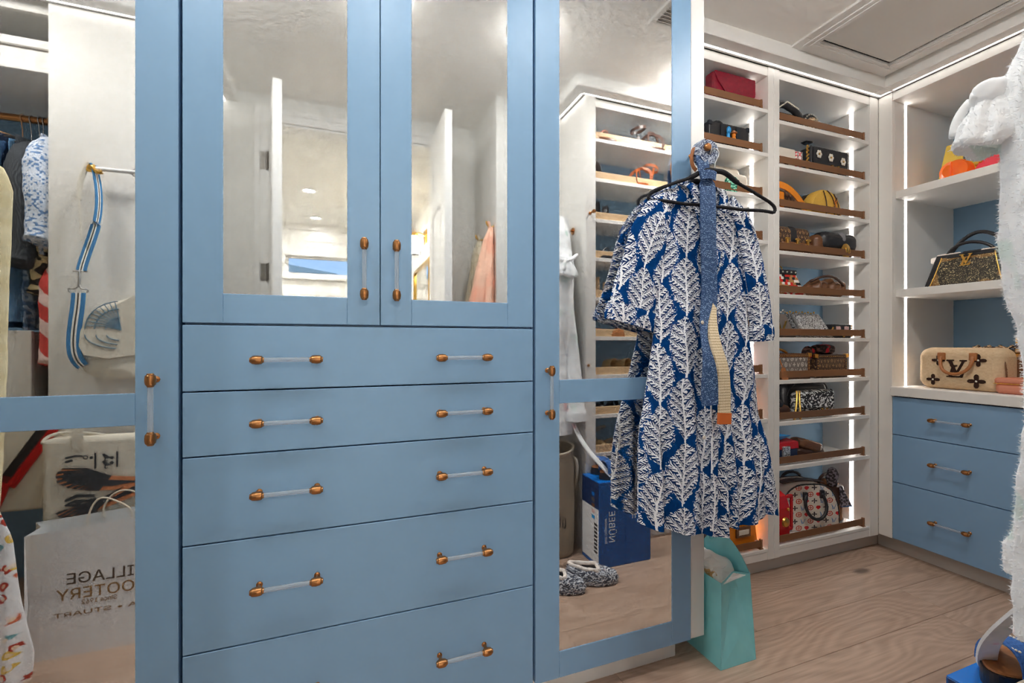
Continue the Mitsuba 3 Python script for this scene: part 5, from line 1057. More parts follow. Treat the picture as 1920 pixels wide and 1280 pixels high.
def foot(L, W, n=40):
    t = np.linspace(0, 2 * np.pi, n, endpoint=False); x = L / 2 * np.cos(t); y = W / 2 * np.sin(t) * (1 + .16 * np.cos(t) - .14 * np.cos(2 * t - .3)); return Polygon(np.c_[x, y])
def sandal(name, lab, o, deg, L, W, sole_h, heel_h, sole_m, bed_m, strap_m, kind, cat='shoe', group=None, hs=1.):
    """toe along +x"""
    k = thing(name, lab, cat, group)
    f = np.array(foot(L, W).exterior.coords)[:-1]
    lift = lambda x: heel_h * np.clip((-x + L * .1) / (L * .6), 0, 1) ** 1.2
    lo = np.c_[f, np.where(heel_h > .03, np.where(f[:, 0] > .0, 0, lift(f[:, 0]) * (0 if sole_h > .03 else 1)), 0)]; hi = np.c_[f, sole_h + lift(f[:, 0])]
    n = len(f); c0, c1 = np.array([[0, 0, lo[:, 2].min()]]), np.array([[0, 0, sole_h + lift(0.)]])
    v = np.vstack([lo, hi, c0, c1]); fs = []
    for i in range(n):
        j = (i + 1) % n; fs += [(i, j, n + j), (i, n + j, n + i), (2 * n, j, i), (2 * n + 1, n + i, n + j)]
    pl = lambda m: place(m, o, deg)
    obj('sole', pl(fixn(tm(v, fs))), sole_m, k)
    b = np.c_[f * .95, hi[:, 2] + .001]; b2 = np.c_[f * .93, hi[:, 2] + .005]; v = np.vstack([b, b2, [[0, 0, sole_h + lift(0.) + .001]], [[0, 0, sole_h + lift(0.) + .005]]]); obj('footbed', pl(fixn(tm(v, fs))), bed_m, k)
    S = []
    def over(x, h, w, dx=0): 
        hw_ = W / 2 * .98; zb = sole_h + lift(x); a = np.linspace(0, np.pi, 16)
        S.append(strap(np.c_[x + dx * np.sin(a), -hw_ * np.cos(a), zb + h * hs * np.sin(a) ** .8], w, .003, (1, 0, .15)))
    if kind == 'cross':
        hw_ = W / 2; zb = sole_h
        for s in (1, -1): S.append(strap(spline([(L * .30, s * hw_ * .8, zb), (L * .22, s * .2 * hw_, zb + .045 * hs), (L * .02, -s * hw_ * .6, zb + .05 * hs + lift(0) * .5), (-L * .05, -s * hw_, zb + lift(0.))], 20), .017, .003, (1, s * .6, 0)))
        a = np.linspace(0, 2 * np.pi, 26); S.append(strap(np.c_[-L * .28 + .045 * np.cos(a), hw_ * np.sin(a), sole_h + lift(-L * .28) + .055 * hs + .012 * np.cos(a)], .016, .003, (0, 0, 1)))
        S.append(strap(spline([(-L * .1, -hw_, sole_h + lift(-L * .1)), (-L * .2, -hw_ * 1.05, sole_h + lift(-L * .2) + .05 * hs)], 6), .014, .003, (1, 0, 0)))
    elif kind == 'slide': over(L * .18, .055, .07)
    elif kind == 'twoband': over(L * .26, .045, .03); over(L * .05, .06, .03)
    elif kind == 'thong':
        S.append(tube(spline([(L * .30, 0, sole_h + .002), (L * .24, 0, sole_h + .03 * hs), (L * .05, W * .42, sole_h + .02), (-L * .02, W * .48, sole_h)], 18), .005, 8)); S.append(tube(spline([(L * .24, 0, sole_h + .03 * hs), (L * .05, -W * .42, sole_h + .02), (-L * .02, -W * .48, sole_h)], 16), .005, 8))
        a = np.linspace(0, 2 * np.pi, 24); S.append(tube(np.c_[-L * .30 + .04 * np.cos(a), W * .45 * np.sin(a), sole_h + lift(-L * .3) + .06 * hs + .02 * np.cos(a)], .004, 8))
    elif kind == 'flat':
        a = np.linspace(0, 2 * np.pi, 60, endpoint=False); rim = np.c_[L / 2 * np.cos(a) * .99, W / 2 * np.sin(a) * (1 + .16 * np.cos(a) - .14 * np.cos(2 * a - .3)) * .99]
        for zt_, sc1 in ((None, 1),):
            R0 = np.c_[rim, np.full(60, sole_h)]; R1 = np.c_[rim * .97, sole_h + .022 + .012 * np.cos(a) ** 2]; R2 = np.c_[np.where(rim[:, :1] > L * .18, L * .18 + (rim[:, :1] - L * .18) * .15, rim[:, :1] * .93), rim[:, 1:] * .84, sole_h + .03 + .012 * np.cos(a)[:, None] ** 2]
            S.append(fixn(grid(np.stack([R0, R1, R2]), wrap=True)))
    for s_ in S: obj('strap' if kind != 'flat' else 'upper', pl(s_), strap_m, k, kind == 'flat')
    return k
DENS = mat('blue_denim', mikit.proc(lambda p, n, uv: mix(rgb(30, 74, 140), rgb(66, 112, 176), noise(p.x * 400, p.y * 400, p.z * 400))), .8)
for i, (x, y, d) in enumerate(((1.335, .508, 184), (1.345, .425, 176))):
    sandal('wedge_sandal', ['tan leather wedge sandal with blue studded strap, nearer the mirror, on the blue cartons', 'tan leather wedge sandal with blue studded strap, nearer the shoe shelves, on the blue cartons'][i], (x, y, .4395), (174, 186)[i], .19, .078, .035, .025, BLK, TANL, DENS, 'slide', group='wedge sandals on the cartons')
    prt('studs', [stud_line((1.272 + .01 * i + .05 * j, .508 - .083 * i - .022, .5285), (1.272 + .01 * i + .05 * j, .508 - .083 * i + .022, .5285), 9, .0025) for j in (0, 1)], PEARL, 'wedge_sandal' if i == 0 else 'wedge_sandal_001')
BOU = mat('grey_boucle', mikit.proc(lambda p, n, uv: mix(rgb(70, 72, 82), rgb(206, 208, 214), smoothstep(.42, .62, noise(p.x * 210, p.y * 210, p.z * 210)))), .95, .1)
def slipper(lab, o, deg):
    k = thing('slipper', lab, 'slipper', 'grey slippers')
    a = np.linspace(0, 2 * np.pi, 60, endpoint=False); L, W = .25, .10
    rim = np.c_[L / 2 * np.cos(a), W / 2 * np.sin(a) * (1 + .16 * np.cos(a) - .14 * np.cos(2 * a - .3))]
    h = np.interp(np.cos(a), [-1, -.3, .3, 1], [.075, .062, .06, .05])
    R0 = np.c_[rim * .5, np.zeros(60)]; R1 = np.c_[rim, np.full(60, .004)]; R2 = np.c_[rim * 1.04, h * .5]; R3 = np.c_[rim * [.95, .92], h]
    op = np.where(rim[:, :1] > .02, .02 + (rim[:, :1] - .02) * .12, rim[:, :1] * .86); R4 = np.c_[op, rim[:, 1:] * .62, h * 1.06 + .006]
    m = wobble(fixn(grid(np.stack([R0, R1, R2, R3, R4]), wrap=True)).subdivide().subdivide(), .0035, 70, 2); obj('upper', place(m, o, deg), BOU, k, True)
    obj('cuff', place(wobble(tube(R4, .009, 10, closed=True), .004, 70, 4), o, deg), SHE, k, True, label='cream fleece cuff'); obj('lining', place(wobble(superell(.075, .032, .022, .8, .8, 16, 24), .003, 60).apply_translation([-.035, 0, .036]), o, deg), SHE, k, True, label='cream fleece lining')
slipper('grey boucle slipper on the floor before the blue cartons, wholly in the mirror', (1.112, .655, .0), 24)
slipper('grey boucle slipper with fleece lining, cut off by the mirror edge beside the other slipper', (.93, .66, .0), 34)

# ------------------------------------------------------------------ shoes on the shelves (seen in the right mirror)
BLKL = BLK; GRYL = leather('grey_reptile', (120, 122, 124), .4, .4, 220); BEI = leather('beige_leather', (206, 176, 138), .45, .1); GLD = leather('gold_leather', (196, 162, 112), .35, .15); COG = leather('cognac_leather', (166, 84, 40), .4, .2)
SH = [(0, 1.34, .285, 20, BRN, TANL, COG, 'thong', 'brown strappy sandal with loose ties on the top shoe shelf'), (0, 1.70, .285, 12, DBRN, BRN, DBRN, 'cross', 'dark bronze sandal on the right of the top shoe shelf'),
      (1, 1.33, .285, 75, BLKL, TANL, GRYL, 'slide', 'black reptile slide with a tan footbed on the second shoe shelf'), (1, 1.66, .285, 8, COG, TANL, COG, 'cross', 'cognac sandal with crossed straps and buckle on the second shoe shelf'),
      (2, 1.36, .285, 40, BLKL, GRYL, BLKL, 'twoband', 'black and silver sandal on the third shoe shelf'), (3, 1.35, .285, 15, BLKL, BLKL, BLKL, 'thong', 'black thong sandal with ankle strap on the fourth shoe shelf'),
      (4, 1.36, .285, 30, BEI, BEI, BEI, 'twoband', 'beige two-band sandal on the fifth shoe shelf'), (5, 1.42, .285, 12, TANL, BEI, TANL, 'flat', 'tan leather flat shoe on the sixth shoe shelf'),
      (6, 1.45, .285, 80, GLD, BEI, GLD, 'slide', 'gold slide, left of its pair, on the seventh shoe shelf'), (6, 1.545, .285, 80, GLD, BEI, GLD, 'slide', 'gold slide, right of its pair, on the seventh shoe shelf'),
      (7, 1.35, .285, 80, BLKL, GRYL, BLKL, 'flat', 'black flat shoe at the end of the eighth shoe shelf'), (7, 1.45, .285, 80, BLKL, BLKL, BLKL, 'twoband', 'black two-band shoe on the eighth shoe shelf'),
      (8, 1.36, .285, 80, BEI, BEI, GLD, 'flat', 'beige flat shoe at the end of the ninth shoe shelf'), (8, 1.46, .285, 80, BEI, BEI, GLD, 'thong', 'beige thong sandal with gold straps on the ninth shoe shelf')]
for s, x, y, d, sm, bm, tm_, kd, lab in SH:
    sandal('shoe', lab, (x, (.318 if d < 30 else (.27 if d < 50 else .24)), ZS[s] + .0005), d if d != 8 else 172, .235, .08, .012, .02 if kd == 'cross' else .006, sm, bm, tm_, kd, hs=1.9 if s < 5 else 1.3)
# ------------------------------------------------------------------ things reflected in the left mirror
# valet rod on the white panel and the canvas messenger bag on it
vr = thing('valet_rod', 'white and brass hanging arm on the white panel in the left mirror', 'hook')
obj('arm', cat_([tube([(-.955, .275, 1.856), (-.80, .275, 1.858)], .0085, 12), tube([(-.80, .275, 1.858), (-.795, .25, 1.858), (-.795, YL, 1.858)], .0085, 10)]), mat('white_enamel', rgb(225, 225, 222), .35), vr, True)
obj('cap', cat_([mv(lathe([(0, -.016), (.010, -.016), (.016, -.010), (.016, .012), (.011, .016), (0, .016)], 20, 'x'), -.966, .275, 1.856), tube(spline([(-.955, .278, 1.852), (-.94, .285, 1.84), (-.925, .285, 1.842)], 8), .008, 8)]), GOLD, vr, 40)
obj('clip', cat_([tube(np.c_[-.822 + .012 * np.cos(q := np.linspace(0, 2 * np.pi, 16, endpoint=False)), np.full(16, .275), 1.856 + .014 * np.sin(q)], .003, 6, closed=True)]), STEEL, vr, True)
CNV = mat('natural_canvas', mikit.proc(lambda p, n, uv: mix(rgb(222, 216, 202), rgb(198, 190, 174), .6 * fbm(p.x * 14, p.y * 14, p.z * 14, 3) + .4 * noise(p.x * 400, p.y * 400, p.z * 400))), .85, .1)
STR = mat('blue_striped_webbing', mikit.proc(lambda p, n, uv: (lambda a: dr.select(a < .06, mi.Color3f(rgb(70, 66, 60)), dr.select(a < .2, mi.Color3f(rgb(232, 230, 224)), mi.Color3f(rgb(62, 122, 172)))))(dr.abs(uv.x))), .8)
INKB = mat('blue_ink', rgb(86, 118, 140), .7)
mb = thing('messenger_bag', 'natural canvas shoulder bag with blue striped strap hanging on the white panel', 'bag')
def webbing(pts, w, wd, name='strap', mtl=None):
    p = spline(pts, 40); m = strap(p, w, .004, wd); n = len(p); u = np.r_[np.full(n, .5), np.full(n, -.5), np.full(n, -.5), np.full(n, .5)]
    if m.volume < 0: m.invert()
    return obj(name, m, mtl or STR, mb, False, uv=np.c_[u, u])
webbing([(-.968, .285, 1.874), (-.985, .292, 1.82), (-.992, .30, 1.70), (-.985, .30, 1.56)], .032, [(0, 1, 0)] * 20 + [(.5, 1, 0)] * 20, 'strap', CNV)
webbing([(-.960, .27, 1.874), (-.946, .272, 1.80), (-.943, .28, 1.66), (-.963, .29, 1.55), (-.985, .302, 1.44)], .036, [(-.2, 1, 0)] * 22 + [(1, .2, 0)] * 18)
obj('buckle', cat_([tube([(-1.010, .303, 1.436), (-.966, .303, 1.436)], .003, 6), tube([(-.990, .303, 1.436), (-.990, .303, 1.385)], .005, 8), tube(spline([(-1.02, .303, 1.352), (-1.02, .303, 1.366), (-1.0, .303, 1.368), (-.992, .303, 1.388), (-.984, .303, 1.368), (-.966, .303, 1.366), (-.966, .303, 1.352)], 30), .003, 6)]), STEEL, mb, True)
webbing([(-.993, .303, 1.35), (-1.0, .305, 1.25), (-1.008, .303, 1.15), (-1.0, .30, 1.09), (-.985, .29, 1.06)], .046, (1, .1, 0))
out = Polygon(np.array([(-.99, 1.20), (-1.005, 1.12), (-.985, 1.04), (-.93, 1.005), (-.86, 1.005), (-.78, 1.025), (-.70, 1.07), (-.69, 1.25), (-.72, 1.36), (-.80, 1.355), (-.88, 1.295), (-.95, 1.29)]))
ob = np.array(out.buffer(.01).buffer(-.01).exterior.coords)[:-1]
obj('body', wobble(hull(np.vstack([np.c_[ob[:, 0] * s - (s - 1) * .85, np.full(len(ob), y), 1.17 + (ob[:, 1] - 1.17) * s] for s, y in ((.93, .225), (1, .24), (1, .285), (.93, .302))])).subdivide().subdivide(), .004, 18, 3), CNV, mb, True)
fl = Polygon([(-.985, 1.20), (-.99, 1.14), (-.975, 1.105), (-.90, 1.09), (-.80, 1.105), (-.70, 1.14), (-.70, 1.36), (-.80, 1.355), (-.90, 1.285), (-.955, 1.275)])
obj('flap', face_y(extr(fl, .006), .303, 1), CNV, mb)
wing = []
for t in np.linspace(np.radians(100), np.radians(172), 9):
    c0 = np.array([-.855, 1.205]); e = c0 + np.array([math.cos(t), math.sin(t)]) * .115; wing.append(tube([(c0[0], .311, c0[1]), ((c0[0] + e[0]) / 2, .311, (c0[1] + e[1]) / 2 + .008), (e[0], .311, e[1])], .0017, 5))
for r in (.05, .085, .115): wing.append(tube([(-.855 + r * math.cos(t), .311, 1.205 + r * math.sin(t)) for t in np.linspace(np.radians(95), np.radians(178), 20)], .0017, 5))
for r in (.04, .07, .10): wing.append(tube([(-.855 + r * 1.15 * math.cos(t), .311, 1.185 + r * .55 * math.sin(t)) for t in np.linspace(np.radians(180), np.radians(262), 16)], .0017, 5))
obj('embroidered_wings', cat_(wing), INKB, mb, kind='stuff', label='blue embroidered wings')

# canvas totes and the paper carrier bag on the floor
def soft_box(x0, x1, y0, y1, z0, z1, puff=.012, seed=1, am=.004): return wobble(rbox(x0, x1, y0, y1, z0, z1, puff, 8).subdivide().subdivide(), am, 9, seed)
k = thing('tote_bag', 'canvas tote printed with a winged figure, eye and bird signs, standing behind the paper bag', 'tote bag')
yt = .365
obj('body', soft_box(-1.08, -.70, .27, yt - .002, .30, .785, .02, 3), CNV, k, True)
obj('rim', tube(spline([(-1.075, .36, .775), (-1.07, .33, .795), (-1.0, .30, .80), (-.70, .30, .79)], 24), .006, 8), CNV, k, True)
obj('strap', [strap(spline([(-.965, yt - .003, .74), (-.968, yt, .79), (-.965, .35, .88)], 14), .035, .003, (1, 0, 0))], CNV, k)
yk = yt + .003
PRB, PRO = mat('print_black', rgb(44, 46, 50), .8), mat('print_orange', rgb(196, 124, 84), .8)
def flatp(poly, mt, nm, y=yk): obj(nm, face_y(extr(poly, .0012), y, 1), mt, k)
wA = Polygon([(-1.03, .655), (-1.025, .625), (-.99, .60), (-.93, .585), (-.86, .578), (-.80, .585), (-.70, .575), (-.70, .615), (-.80, .625), (-.87, .635), (-.94, .67), (-1.01, .675)])
wB = Polygon([(-1.03, .51), (-1.02, .495), (-.95, .49), (-.86, .52), (-.78, .55), (-.70, .575), (-.70, .61), (-.80, .60), (-.88, .555), (-.96, .53)])
flatp(wA, PRO, 'print_wing'); flatp(wB, PRO, 'print_wing')
for w_, c0, a0, a1, R0 in ((wA, (-.85, .66), 168, 235, .26), (wB, (-.80, .62), 188, 225, .30)):
    fs_ = [LineString([c0, (c0[0] + R0 * math.cos(t), c0[1] + R0 * math.sin(t))]).buffer(.0045) for t in np.radians(np.linspace(a0, a1, 13))]
    g = unary_union(fs_).union(w_.buffer(-.016)).intersection(w_.buffer(.002)); flatp(g, PRB, 'print_feathers', yk + .0013)
eye = LineString([(-1.0, .553), (-.97, .568), (-.92, .562)]).buffer(.005).union(LineString([(-1.0, .535), (-.975, .548), (-.94, .545), (-.915, .548)]).buffer(.0045)).union(Point(-.965, .542).buffer(.009)).union(LineString([(-1.0, .535), (-.97, .53), (-.93, .535)]).buffer(.003)).union(LineString([(-.968, .53), (-.968, .50)]).buffer(.004)).union(LineString([(-.955, .53), (-.93, .51), (-.92, .52)]).buffer(.003))
ankh = LineString([(-1.003, .47), (-1.003, .425)]).buffer(.004).union(LineString([(-1.02, .445), (-.985, .45)]).buffer(.004)).union(LineString([(-1.003, .47), (-1.014, .485), (-1.003, .50), (-.992, .485), (-1.003, .47)]).buffer(.0035))
bars = [LineString([(x, .725), (x, .67)]).buffer(.003) for x in (-.913, -.845)]
def bird(x, z): return Polygon([(x - .012, z + .012), (x - .006, z + .016), (x + .002, z + .008), (x + .016, z - .004), (x + .004, z - .006), (x - .006, z - .002)]).union(LineString([(x - .002, z - .004), (x - .004, z - .014), (x + .006, z - .014)]).buffer(.0018))
flatp(unary_union([eye, ankh] + bars), PRB, 'print_signs'); flatp(unary_union([bird(-.88, .708), bird(-.88, .68), Point(-.862, .705).buffer(.006), Point(-.862, .685).buffer(.006)]), PRB, 'print_birds')
flatp(unary_union([LineString([(-1.0, .715), (-.975, .72), (-.955, .718)]).buffer(.0035), LineString([(-1.0, .70), (-.985, .704)]).buffer(.004), Point(-.943, .713).buffer(.008).difference(Point(-.943, .713).buffer(.005)), Point(-.925, .71).buffer(.005)]), PRB, 'print_signs')
k = thing('tote_bag', 'pale canvas tote with red and black bands behind the printed tote', 'tote bag')
obj('body', soft_box(-1.36, -1.04, .225, .262, .50, .90, .015, 6), CNV, k, True)
for i, (a, b_, mt) in enumerate((((-1.235, .62), (-1.09, .86), BLK), ((-1.215, .60), (-1.07, .84), REDL), ((-1.26, .52), (-1.22, .64), REDL))):
    obj('band', [strap([(a[0], .268, a[1]), (b_[0], .268, b_[1])], .032, .003, (.8, 0, -.5))], mt, k)
obj('lettering', cat_([face_y(extr(sbox(-1.10 + .004 * j, .57 + .022 * j, -1.05, .582 + .022 * j), .0012), .268, 1) for j in range(6)]), REDL, k)
pb = thing('paper_bag', 'big white paper carrier bag with gold lettering standing before the printed tote', 'paper bag')
WPB = mat('white_kraft', mikit.proc(lambda p, n, uv: mix(rgb(244, 244, 243), rgb(228, 230, 232), fbm(p.x * 7, p.y * 7, p.z * 9, 3))), .4)
px0, px1, py0, py1, pz = -1.085, -.55, .375, .44, .475
obj('front', sheet([[(px1, py1, 0), (px0, py1, 0), (px0 + .01, py1 - .006, pz * .45), (px1 - .01, py1 - .006, pz * .45)], [(px1 - .01, py1 - .006, pz * .45), (px0 + .01, py1 - .006, pz * .45), (px0, py1, pz - .018), (px1, py1, pz + .03)]]), WPB, pb)
obj('back', sheet([[(px0, py0, 0), (px1, py0, 0), (px1, py0, pz + .05), (px0, py0, pz + .01)]]), WPB, pb)
for x, nm in ((px0, 0), (px1, 1)):
    xm_ = x + (.03 if nm == 0 else -.03); obj('gusset', sheet([[(x, py1, 0), (x, py0, 0), (xm_, (py0 + py1) / 2, pz)] , [(x, py1, 0), (xm_, (py0 + py1) / 2, pz), (x, py1, pz - (.018 if nm == 0 else -.03))], [(x, py0, 0), (x, py0, pz + .01), (xm_, (py0 + py1) / 2, pz)]]), WPB, pb)
obj('bottom', bx(px0, px1, py0, py1, .0005, .002, 0), WPB, pb)
for y in (py1 - .004, py0 + .004): obj('handle', tube(spline([(-.905, y, pz - .02), (-.90, y, pz + .05), (-.865, y, pz + .095), (-.825, y, pz + .08), (-.785, y, pz + .05), (-.775, y, pz - .0)] if y > .41 else [(-.88, y, pz), (-.875, y, pz + .06), (-.83, y, pz + .10), (-.77, y, pz + .08), (-.745, y, pz + .02)], 30), .0035, 8), ROPE, pb, True)
FOIL = mat('bronze_foil', rgb(150, 118, 76), .4, .5, .5); FOILD = mat('dark_bronze_foil', rgb(84, 70, 56), .45, .5, .3)
def letter(txt, h, x0, z, mt, sp=1.0, yy=py1 - .0015):
    """x0: where the text ends towards the left of the panel; it reads towards -x for a reader facing the bag"""
    t = meshkit.text_mesh(txt, h, .0008); v = np.array(t.vertices); L_ = v[:, 0].max()
    obj('lettering', fixn(tm(np.c_[x0 + (L_ - v[:, 0]) * sp, yy + v[:, 2], z + v[:, 1]], t.faces)), mt, pb, label='gold foil lettering')
letter('VILLAGE', .040, -.968, .262, FOILD, 1.05, py1 - .004); letter('BOOTERY', .040, -.998, .205, FOIL, 1.05, py1 - .005); letter('Since 1962', .016, -.925, .182, FOIL, .9, py1 - .0045)
letter('TEQUESTA • STUART', .015, -1.005, .145, FOIL, 2.1, py1 - .0035)

# the hanging rail's clothes
WIRE = STEEL; WDH = mat('wood_hanger', rgb(196, 150, 110), .45)
def tex(c1, c2, f, lo=.45, hi=.6): return mikit.proc(lambda p, n, uv: mix(c1, c2, smoothstep(lo, hi, noise(p.x * f, p.y * f, p.z * f))))
CL = dict(denim=mat('dark_denim', tex(rgb(44, 74, 108), rgb(70, 104, 140), 60), .85), navy=mat('navy_dots', tex(rgb(30, 44, 68), rgb(200, 205, 215), 150, .78, .82), .85), lblue=mat('light_denim', tex(rgb(98, 142, 180), rgb(120, 162, 196), 60), .85),
          char=mat('charcoal_rib', mikit.proc(lambda p, n, uv: mix(rgb(66, 70, 74), rgb(44, 47, 52), dr.select(dr.sin(p.y * 900 + p.x * 900) > 0, 1., 0.))), .9), leop=mat('leopard_knit', tex(rgb(34, 30, 28), rgb(206, 190, 150), 42, .52, .56), .85),
          pale=mat('pale_blue_knit', tex(rgb(206, 214, 228), rgb(104, 134, 176), 120, .58, .66), .9), redw=mat('red_white_chiffon', mikit.proc(lambda p, n, uv: mix(rgb(206, 70, 64), rgb(236, 206, 202), smoothstep(.1, .3, dr.sin(p.z * 52 + p.y * 20 + p.x * 30 + 3 * noise(p.x * 8, p.y * 8, p.z * 8))))), .7),
          lace=mat('blue_lace', tex(rgb(90, 122, 162), rgb(176, 196, 216), 75), .9), blk=mat('black_sequin_cloth', tex(rgb(18, 18, 20), rgb(130, 104, 84), 160, .74, .8), .5))
def garment(lab, x, mt, zt, zb, yf, yb, th=.035, cat='shirt', flare=.0, seed=1, hang='w', sleeve=None):
    k = thing('hanging_garment', lab, cat, 'clothes on the brass rail')
    yc = -.076; n = 60; ph = np.linspace(0, 2 * np.pi, n, endpoint=False); R = []
    for t in np.linspace(0, 1, 40):
        z = zt - (zt - zb) * t; sh = min(1, (t / .06 + .12)) ; wf, wb = (yf - yc) * sh, (yc - yb) * sh
        y = yc + np.where(np.sin(ph) > 0, wf, wb) * sgn(np.sin(ph), .8); thk = th * (.45 + .55 * min(1, t / .1)) * (1 + flare * t)
        R.append(np.c_[x + thk * np.cos(ph) * (1 + .12 * np.sin(8 * y * 20 + t * 4)) , y + .006 * np.sin(ph * 6 + t * 6), np.full(n, z - .02 * abs(0) + .05 * (0))])
    R = np.array(R); top = np.repeat(R[0].mean(0)[None, None], n, 1)
    obj('cloth', wobble(fixn(grid(np.concatenate([top, R]), wrap=True)), .006, 14, seed), mt, k, True)
    if sleeve:
        z0, z1, y0, y1, r = sleeve; obj('sleeve', wobble(tube(spline([(x + .01, y0 - .06, z0), (x + .015, y0, z0 - .06), (x + .02, (y0 + y1) / 2 + .01, (z0 + z1) / 2), (x + .015, y1, z1)], 30), np.interp(np.linspace(0, 1, 30), [0, .3, 1], [r * .6, r, r * .9]), 16), .006, 22, seed), mt, k, True)
    hz = 2.152
    obj('hanger', cat_([tube(np.vstack([[(x, yc, zt - .01), (x, yc + .002, zt + .05)], np.c_[np.full(12, x), yc + .018 * np.cos(a := np.linspace(-.3 * np.pi, 1.0 * np.pi, 12)), hz + .0 + .0195 * np.sin(a)]]), .0022, 6), tube(spline([(x, yb + .03, zt - .045), (x, yc, zt - .005), (x, yf - .03, zt - .045)], 16), .007, 8)]), WIRE if hang == 'w' else WDH, k, True)
GL = [('dark denim jacket at the left of the brass rail', -1.355, 'denim', 2.05, 1.22, .17, -.30, .03, 'jacket'), ('navy dotted blouse between the denim jacket and the light blue shirt', -1.325, 'navy', 2.045, 1.25, .14, -.30, .022, 'shirt'), ('light blue denim shirt next to the charcoal cardigan', -1.296, 'lblue', 2.03, 1.24, .13, -.30, .02, 'shirt'),
      ('charcoal ribbed cardigan in the middle of the brass rail', -1.262, 'char', 2.03, 1.50, .15, -.30, .028, 'cardigan'), ('leopard knit top between the cardigan and the pale blue jumper', -1.225, 'leop', 2.02, 1.36, .10, -.30, .018, 'top'),
      ('pale blue speckled jumper beside the white panel', -1.19, 'pale', 2.05, 1.52, .14, -.30, .03, 'jumper'), ('red and white striped chiffon dress below the pale blue jumper', -1.155, 'redw', 2.02, 1.03, .09, -.30, .02, 'dress'), ('blue lace skirt hanging under the cardigan', -1.28, 'lace', 1.60, 1.21, .06, -.26, .03, 'skirt'), ('black sequinned skirt below the red and white dress', -1.20, 'blk', 1.55, .82, .04, -.26, .03, 'skirt')]
for i, (lab, x, c, zt_, zb_, yf_, yb_, th_, ct_) in enumerate(GL):
    sl = {3: (1.98, 1.47, .14, .16, .045), 4: (1.9, 1.36, .11, .12, .032), 5: (2.0, 1.56, .14, .17, .058), 0: (1.98, 1.42, .15, .16, .045), 6: (1.5, 1.06, .10, .14, .06)}.get(i)
    garment(lab + ', in the left mirror' if len(lab.split()) < 13 else lab, x, CL[c], zt_, zb_, yf_, yb_, th_ * .6, ct_, .2, i + 3, 'w' if i not in (0, 3, 5) else 'd', sl)
db = thing('drawer_box', 'plain white drawer box in the closet unit, under the hanging clothes', 'drawer')
obj('front', rbox(-2.19, -1.237, .075, .10, .72, 1.205, .006, 6), WHITE2, db, 40); obj('body', bx(-2.19, -1.25, YD + .013, .075, .725, 1.20, .002), WHITE2, db)

# the rail along the left with the long dresses
lr_ = thing('garment_rail', 'brass garment rail along the left wall with long dresses, at the mirror edge', 'rail')
obj('bar', tube([(-1.42, .33, 1.93), (-1.42, .95, 1.93)], .0125, 14), BRASS, lr_, True)
for y in (.36, .92): obj('drop_rod', tube([(-1.42, y, 1.94), (-1.42, y, ZC)], .008, 10), BRASS, lr_, True)
CRM = mat('cream_cotton', tex(rgb(238, 226, 188), rgb(228, 214, 172), 30), .85)
def florals(p, n, uv):
    x, z = p.x * 22 + p.y * 14, p.z * 21
    d1, d2, w = voronoi(x + .4 * noise(x * 2, z * 2), z)
    a = noise(x * 3, z * 3, 5)
    petal = smoothstep(.40, .34, d1 + .12 * noise(x * 5, z * 5)); core = smoothstep(.16, .12, d1)
    c = mix(rgb(240, 240, 242), dr.select(w < .55, mi.Color3f(rgb(168, 58, 44)), dr.select(w < .75, mi.Color3f(rgb(226, 190, 90)), dr.select(w < .88, mi.Color3f(rgb(110, 160, 168)), mi.Color3f(rgb(206, 110, 80))))), petal * smoothstep(.25, .4, a))
    return mix(c, rgb(244, 220, 190), core * .8)
FLO = mat('white_floral_cotton', mikit.proc(florals), .85)
def face_dress(lab, y, xr_tab, zt_, zb_, mt, th_, xc, seed, cat='dress', sleeves=True, name='long_dress'):
    """a garment hanging across the rail; xr_tab: its right edge by height"""
    k = thing(name, lab, cat); n = 100; ph = np.linspace(0, 2 * np.pi, n, endpoint=False); R = []
    for t in np.linspace(0, 1, 60):
        z = zt_ - (zt_ - zb_) * t; a = interp(z, xr_tab) - xc; x = xc + a * sgn(np.cos(ph), .9)
        g = np.clip((t - .15) / .8, 0, 1)
        R.append(np.c_[x, y + th_ * (.6 + .6 * g) * np.sin(ph) + (.004 + .018 * g) * np.sin(x * 62 + 2 * t) * np.clip(1 - np.abs(np.cos(ph)) ** 6, 0, 1), np.full(n, z + .01 * np.sin(x * 30) * g)])
    R = np.array(R); top = np.repeat(R[0].mean(0)[None, None], n, 1)
    obj('cloth', wobble(fixn(grid(np.concatenate([top, R]), wrap=True)), .003, 12, seed), mt, k, True)
    hg = tube(spline([(xc - .19, y, zt_ - .07), (xc, y, zt_ + .01), (xc + .19, y, zt_ - .07)], 20), .006, 8); hk_ = tube(np.vstack([[(xc, y, zt_), (xc, y, zt_ + .04)], np.c_[xc + .016 * np.cos(a := np.linspace(-.3 * np.pi, 1.0 * np.pi, 12)), np.full(12, y), 1.933 + .014 * np.sin(a)]]), .0022, 6)
    obj('hanger', cat_([hg, hk_]), STEEL, k, True)
face_dress('cream cotton long dress at the left edge of the left mirror', .50, [(1.86, -1.30), (1.79, -1.16), (1.75, -1.10), (1.678, -1.082), (1.548, -1.086), (1.143, -1.097), (.977, -1.10), (.5, -1.12), (.2, -1.12)], 1.86, .30, CRM, .03, -1.42, 3)
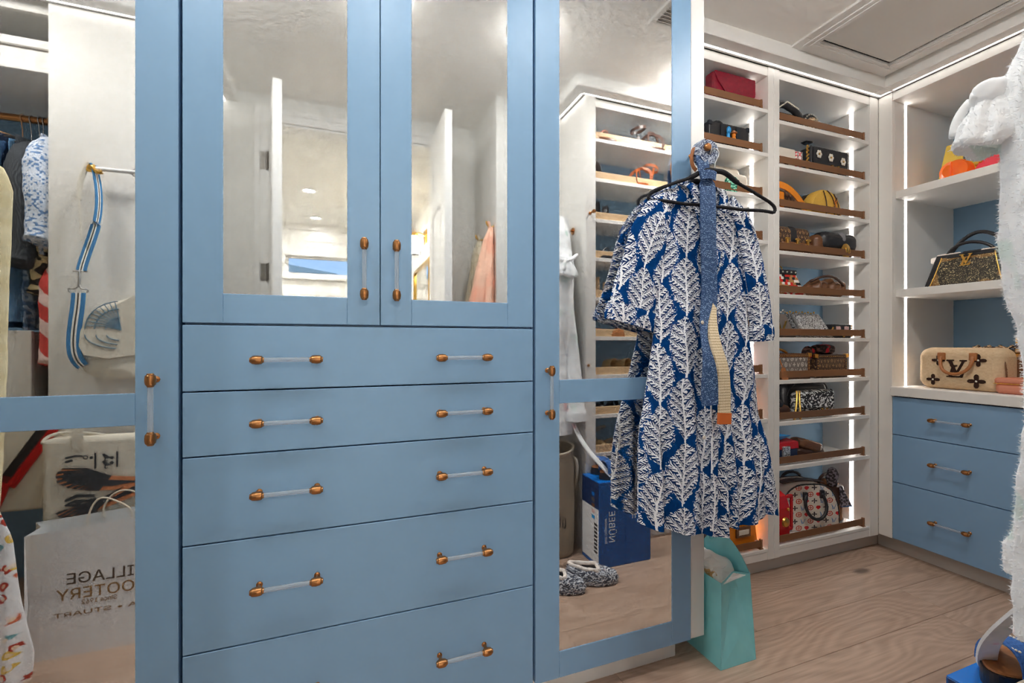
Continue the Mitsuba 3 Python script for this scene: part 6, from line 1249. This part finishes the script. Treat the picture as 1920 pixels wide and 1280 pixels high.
face_dress('white cotton dress with red and yellow flowers before the cream dress', .62, [(1.84, -1.34), (1.6, -1.20), (1.2, -1.15), (.90, -1.10), (.85, -1.078), (.62, -1.055), (.517, -1.022), (.3, -1.0), (.12, -.965), (.02, -.975)], 1.86, .035, FLO, .03, -1.42, 5)

# ------------------------------------------------------------------ garments on the short wall beside the doorway (middle mirrors)
PEA = mat('peach_cotton', tex(rgb(252, 204, 178), rgb(248, 186, 160), 14), .8); CRM2 = mat('ivory_knit', tex(rgb(226, 218, 196), rgb(206, 196, 170), 50), .9)
def draped(nm, lab, cat, y, zt_, zb_, mt, dx, w0, w1, seed, hook=True):
    k = thing(nm, lab, cat); n = 80; ph = np.linspace(0, 2 * np.pi, n, endpoint=False); R = []
    for t in np.linspace(0, 1, 50):
        z = zt_ - (zt_ - zb_) * t; a = np.interp(t, [0, .05, .3, 1], [.012, .035, w0, w1]); d = np.interp(t, [0, .06, .4, 1], [.02, .045, dx * .75, dx])
        f = 1 + .16 * np.sin(ph * 6 + t * 3) + .08 * np.sin(ph * 11 + 1)
        R.append(np.c_[np.minimum(.800 - d * .5 + d * .55 * np.cos(ph) * f, .806), y - a * .2 * t + a * np.sin(ph) * f, np.full(n, z)])
    R = np.array(R); top = np.repeat(R[0].mean(0)[None, None], n, 1); obj('cloth', wobble(fixn(grid(np.concatenate([top, R]), wrap=True)), .006, 16, seed), mt, k, True)
    obj('loop', strap(spline([(.785, y + .01, zt_ - .02), (.775, y + .005, zt_ + .03), (.785, y - .012, zt_ - .03), (.77, y - .02, zt_ - .20)], 16), .02, .004, (.3, 1, 0)), mt, k)
    h = thing('coat_hook', ('brass hook holding the peach robe on the short wall' if seed == 5 else 'brass hook holding the ivory robe on the short wall'), 'hook')
    obj('hook', tube(spline([(.81, y, zt_ + .01), (.785, y, zt_ + .005), (.768, y, zt_ + .015), (.763, y, zt_ + .035)], 12), .005, 8), GOLD, h, True)
draped('robe', 'peach cotton robe hanging on the short wall beside the doorway, in the middle mirror', 'robe', .055, 1.83, .75, PEA, .165, .055, .075, 5)
draped('robe', 'ivory robe half hidden behind the peach robe, in the middle mirror', 'robe', -.17, 1.80, .70, CRM2, .13, .06, .09, 8)
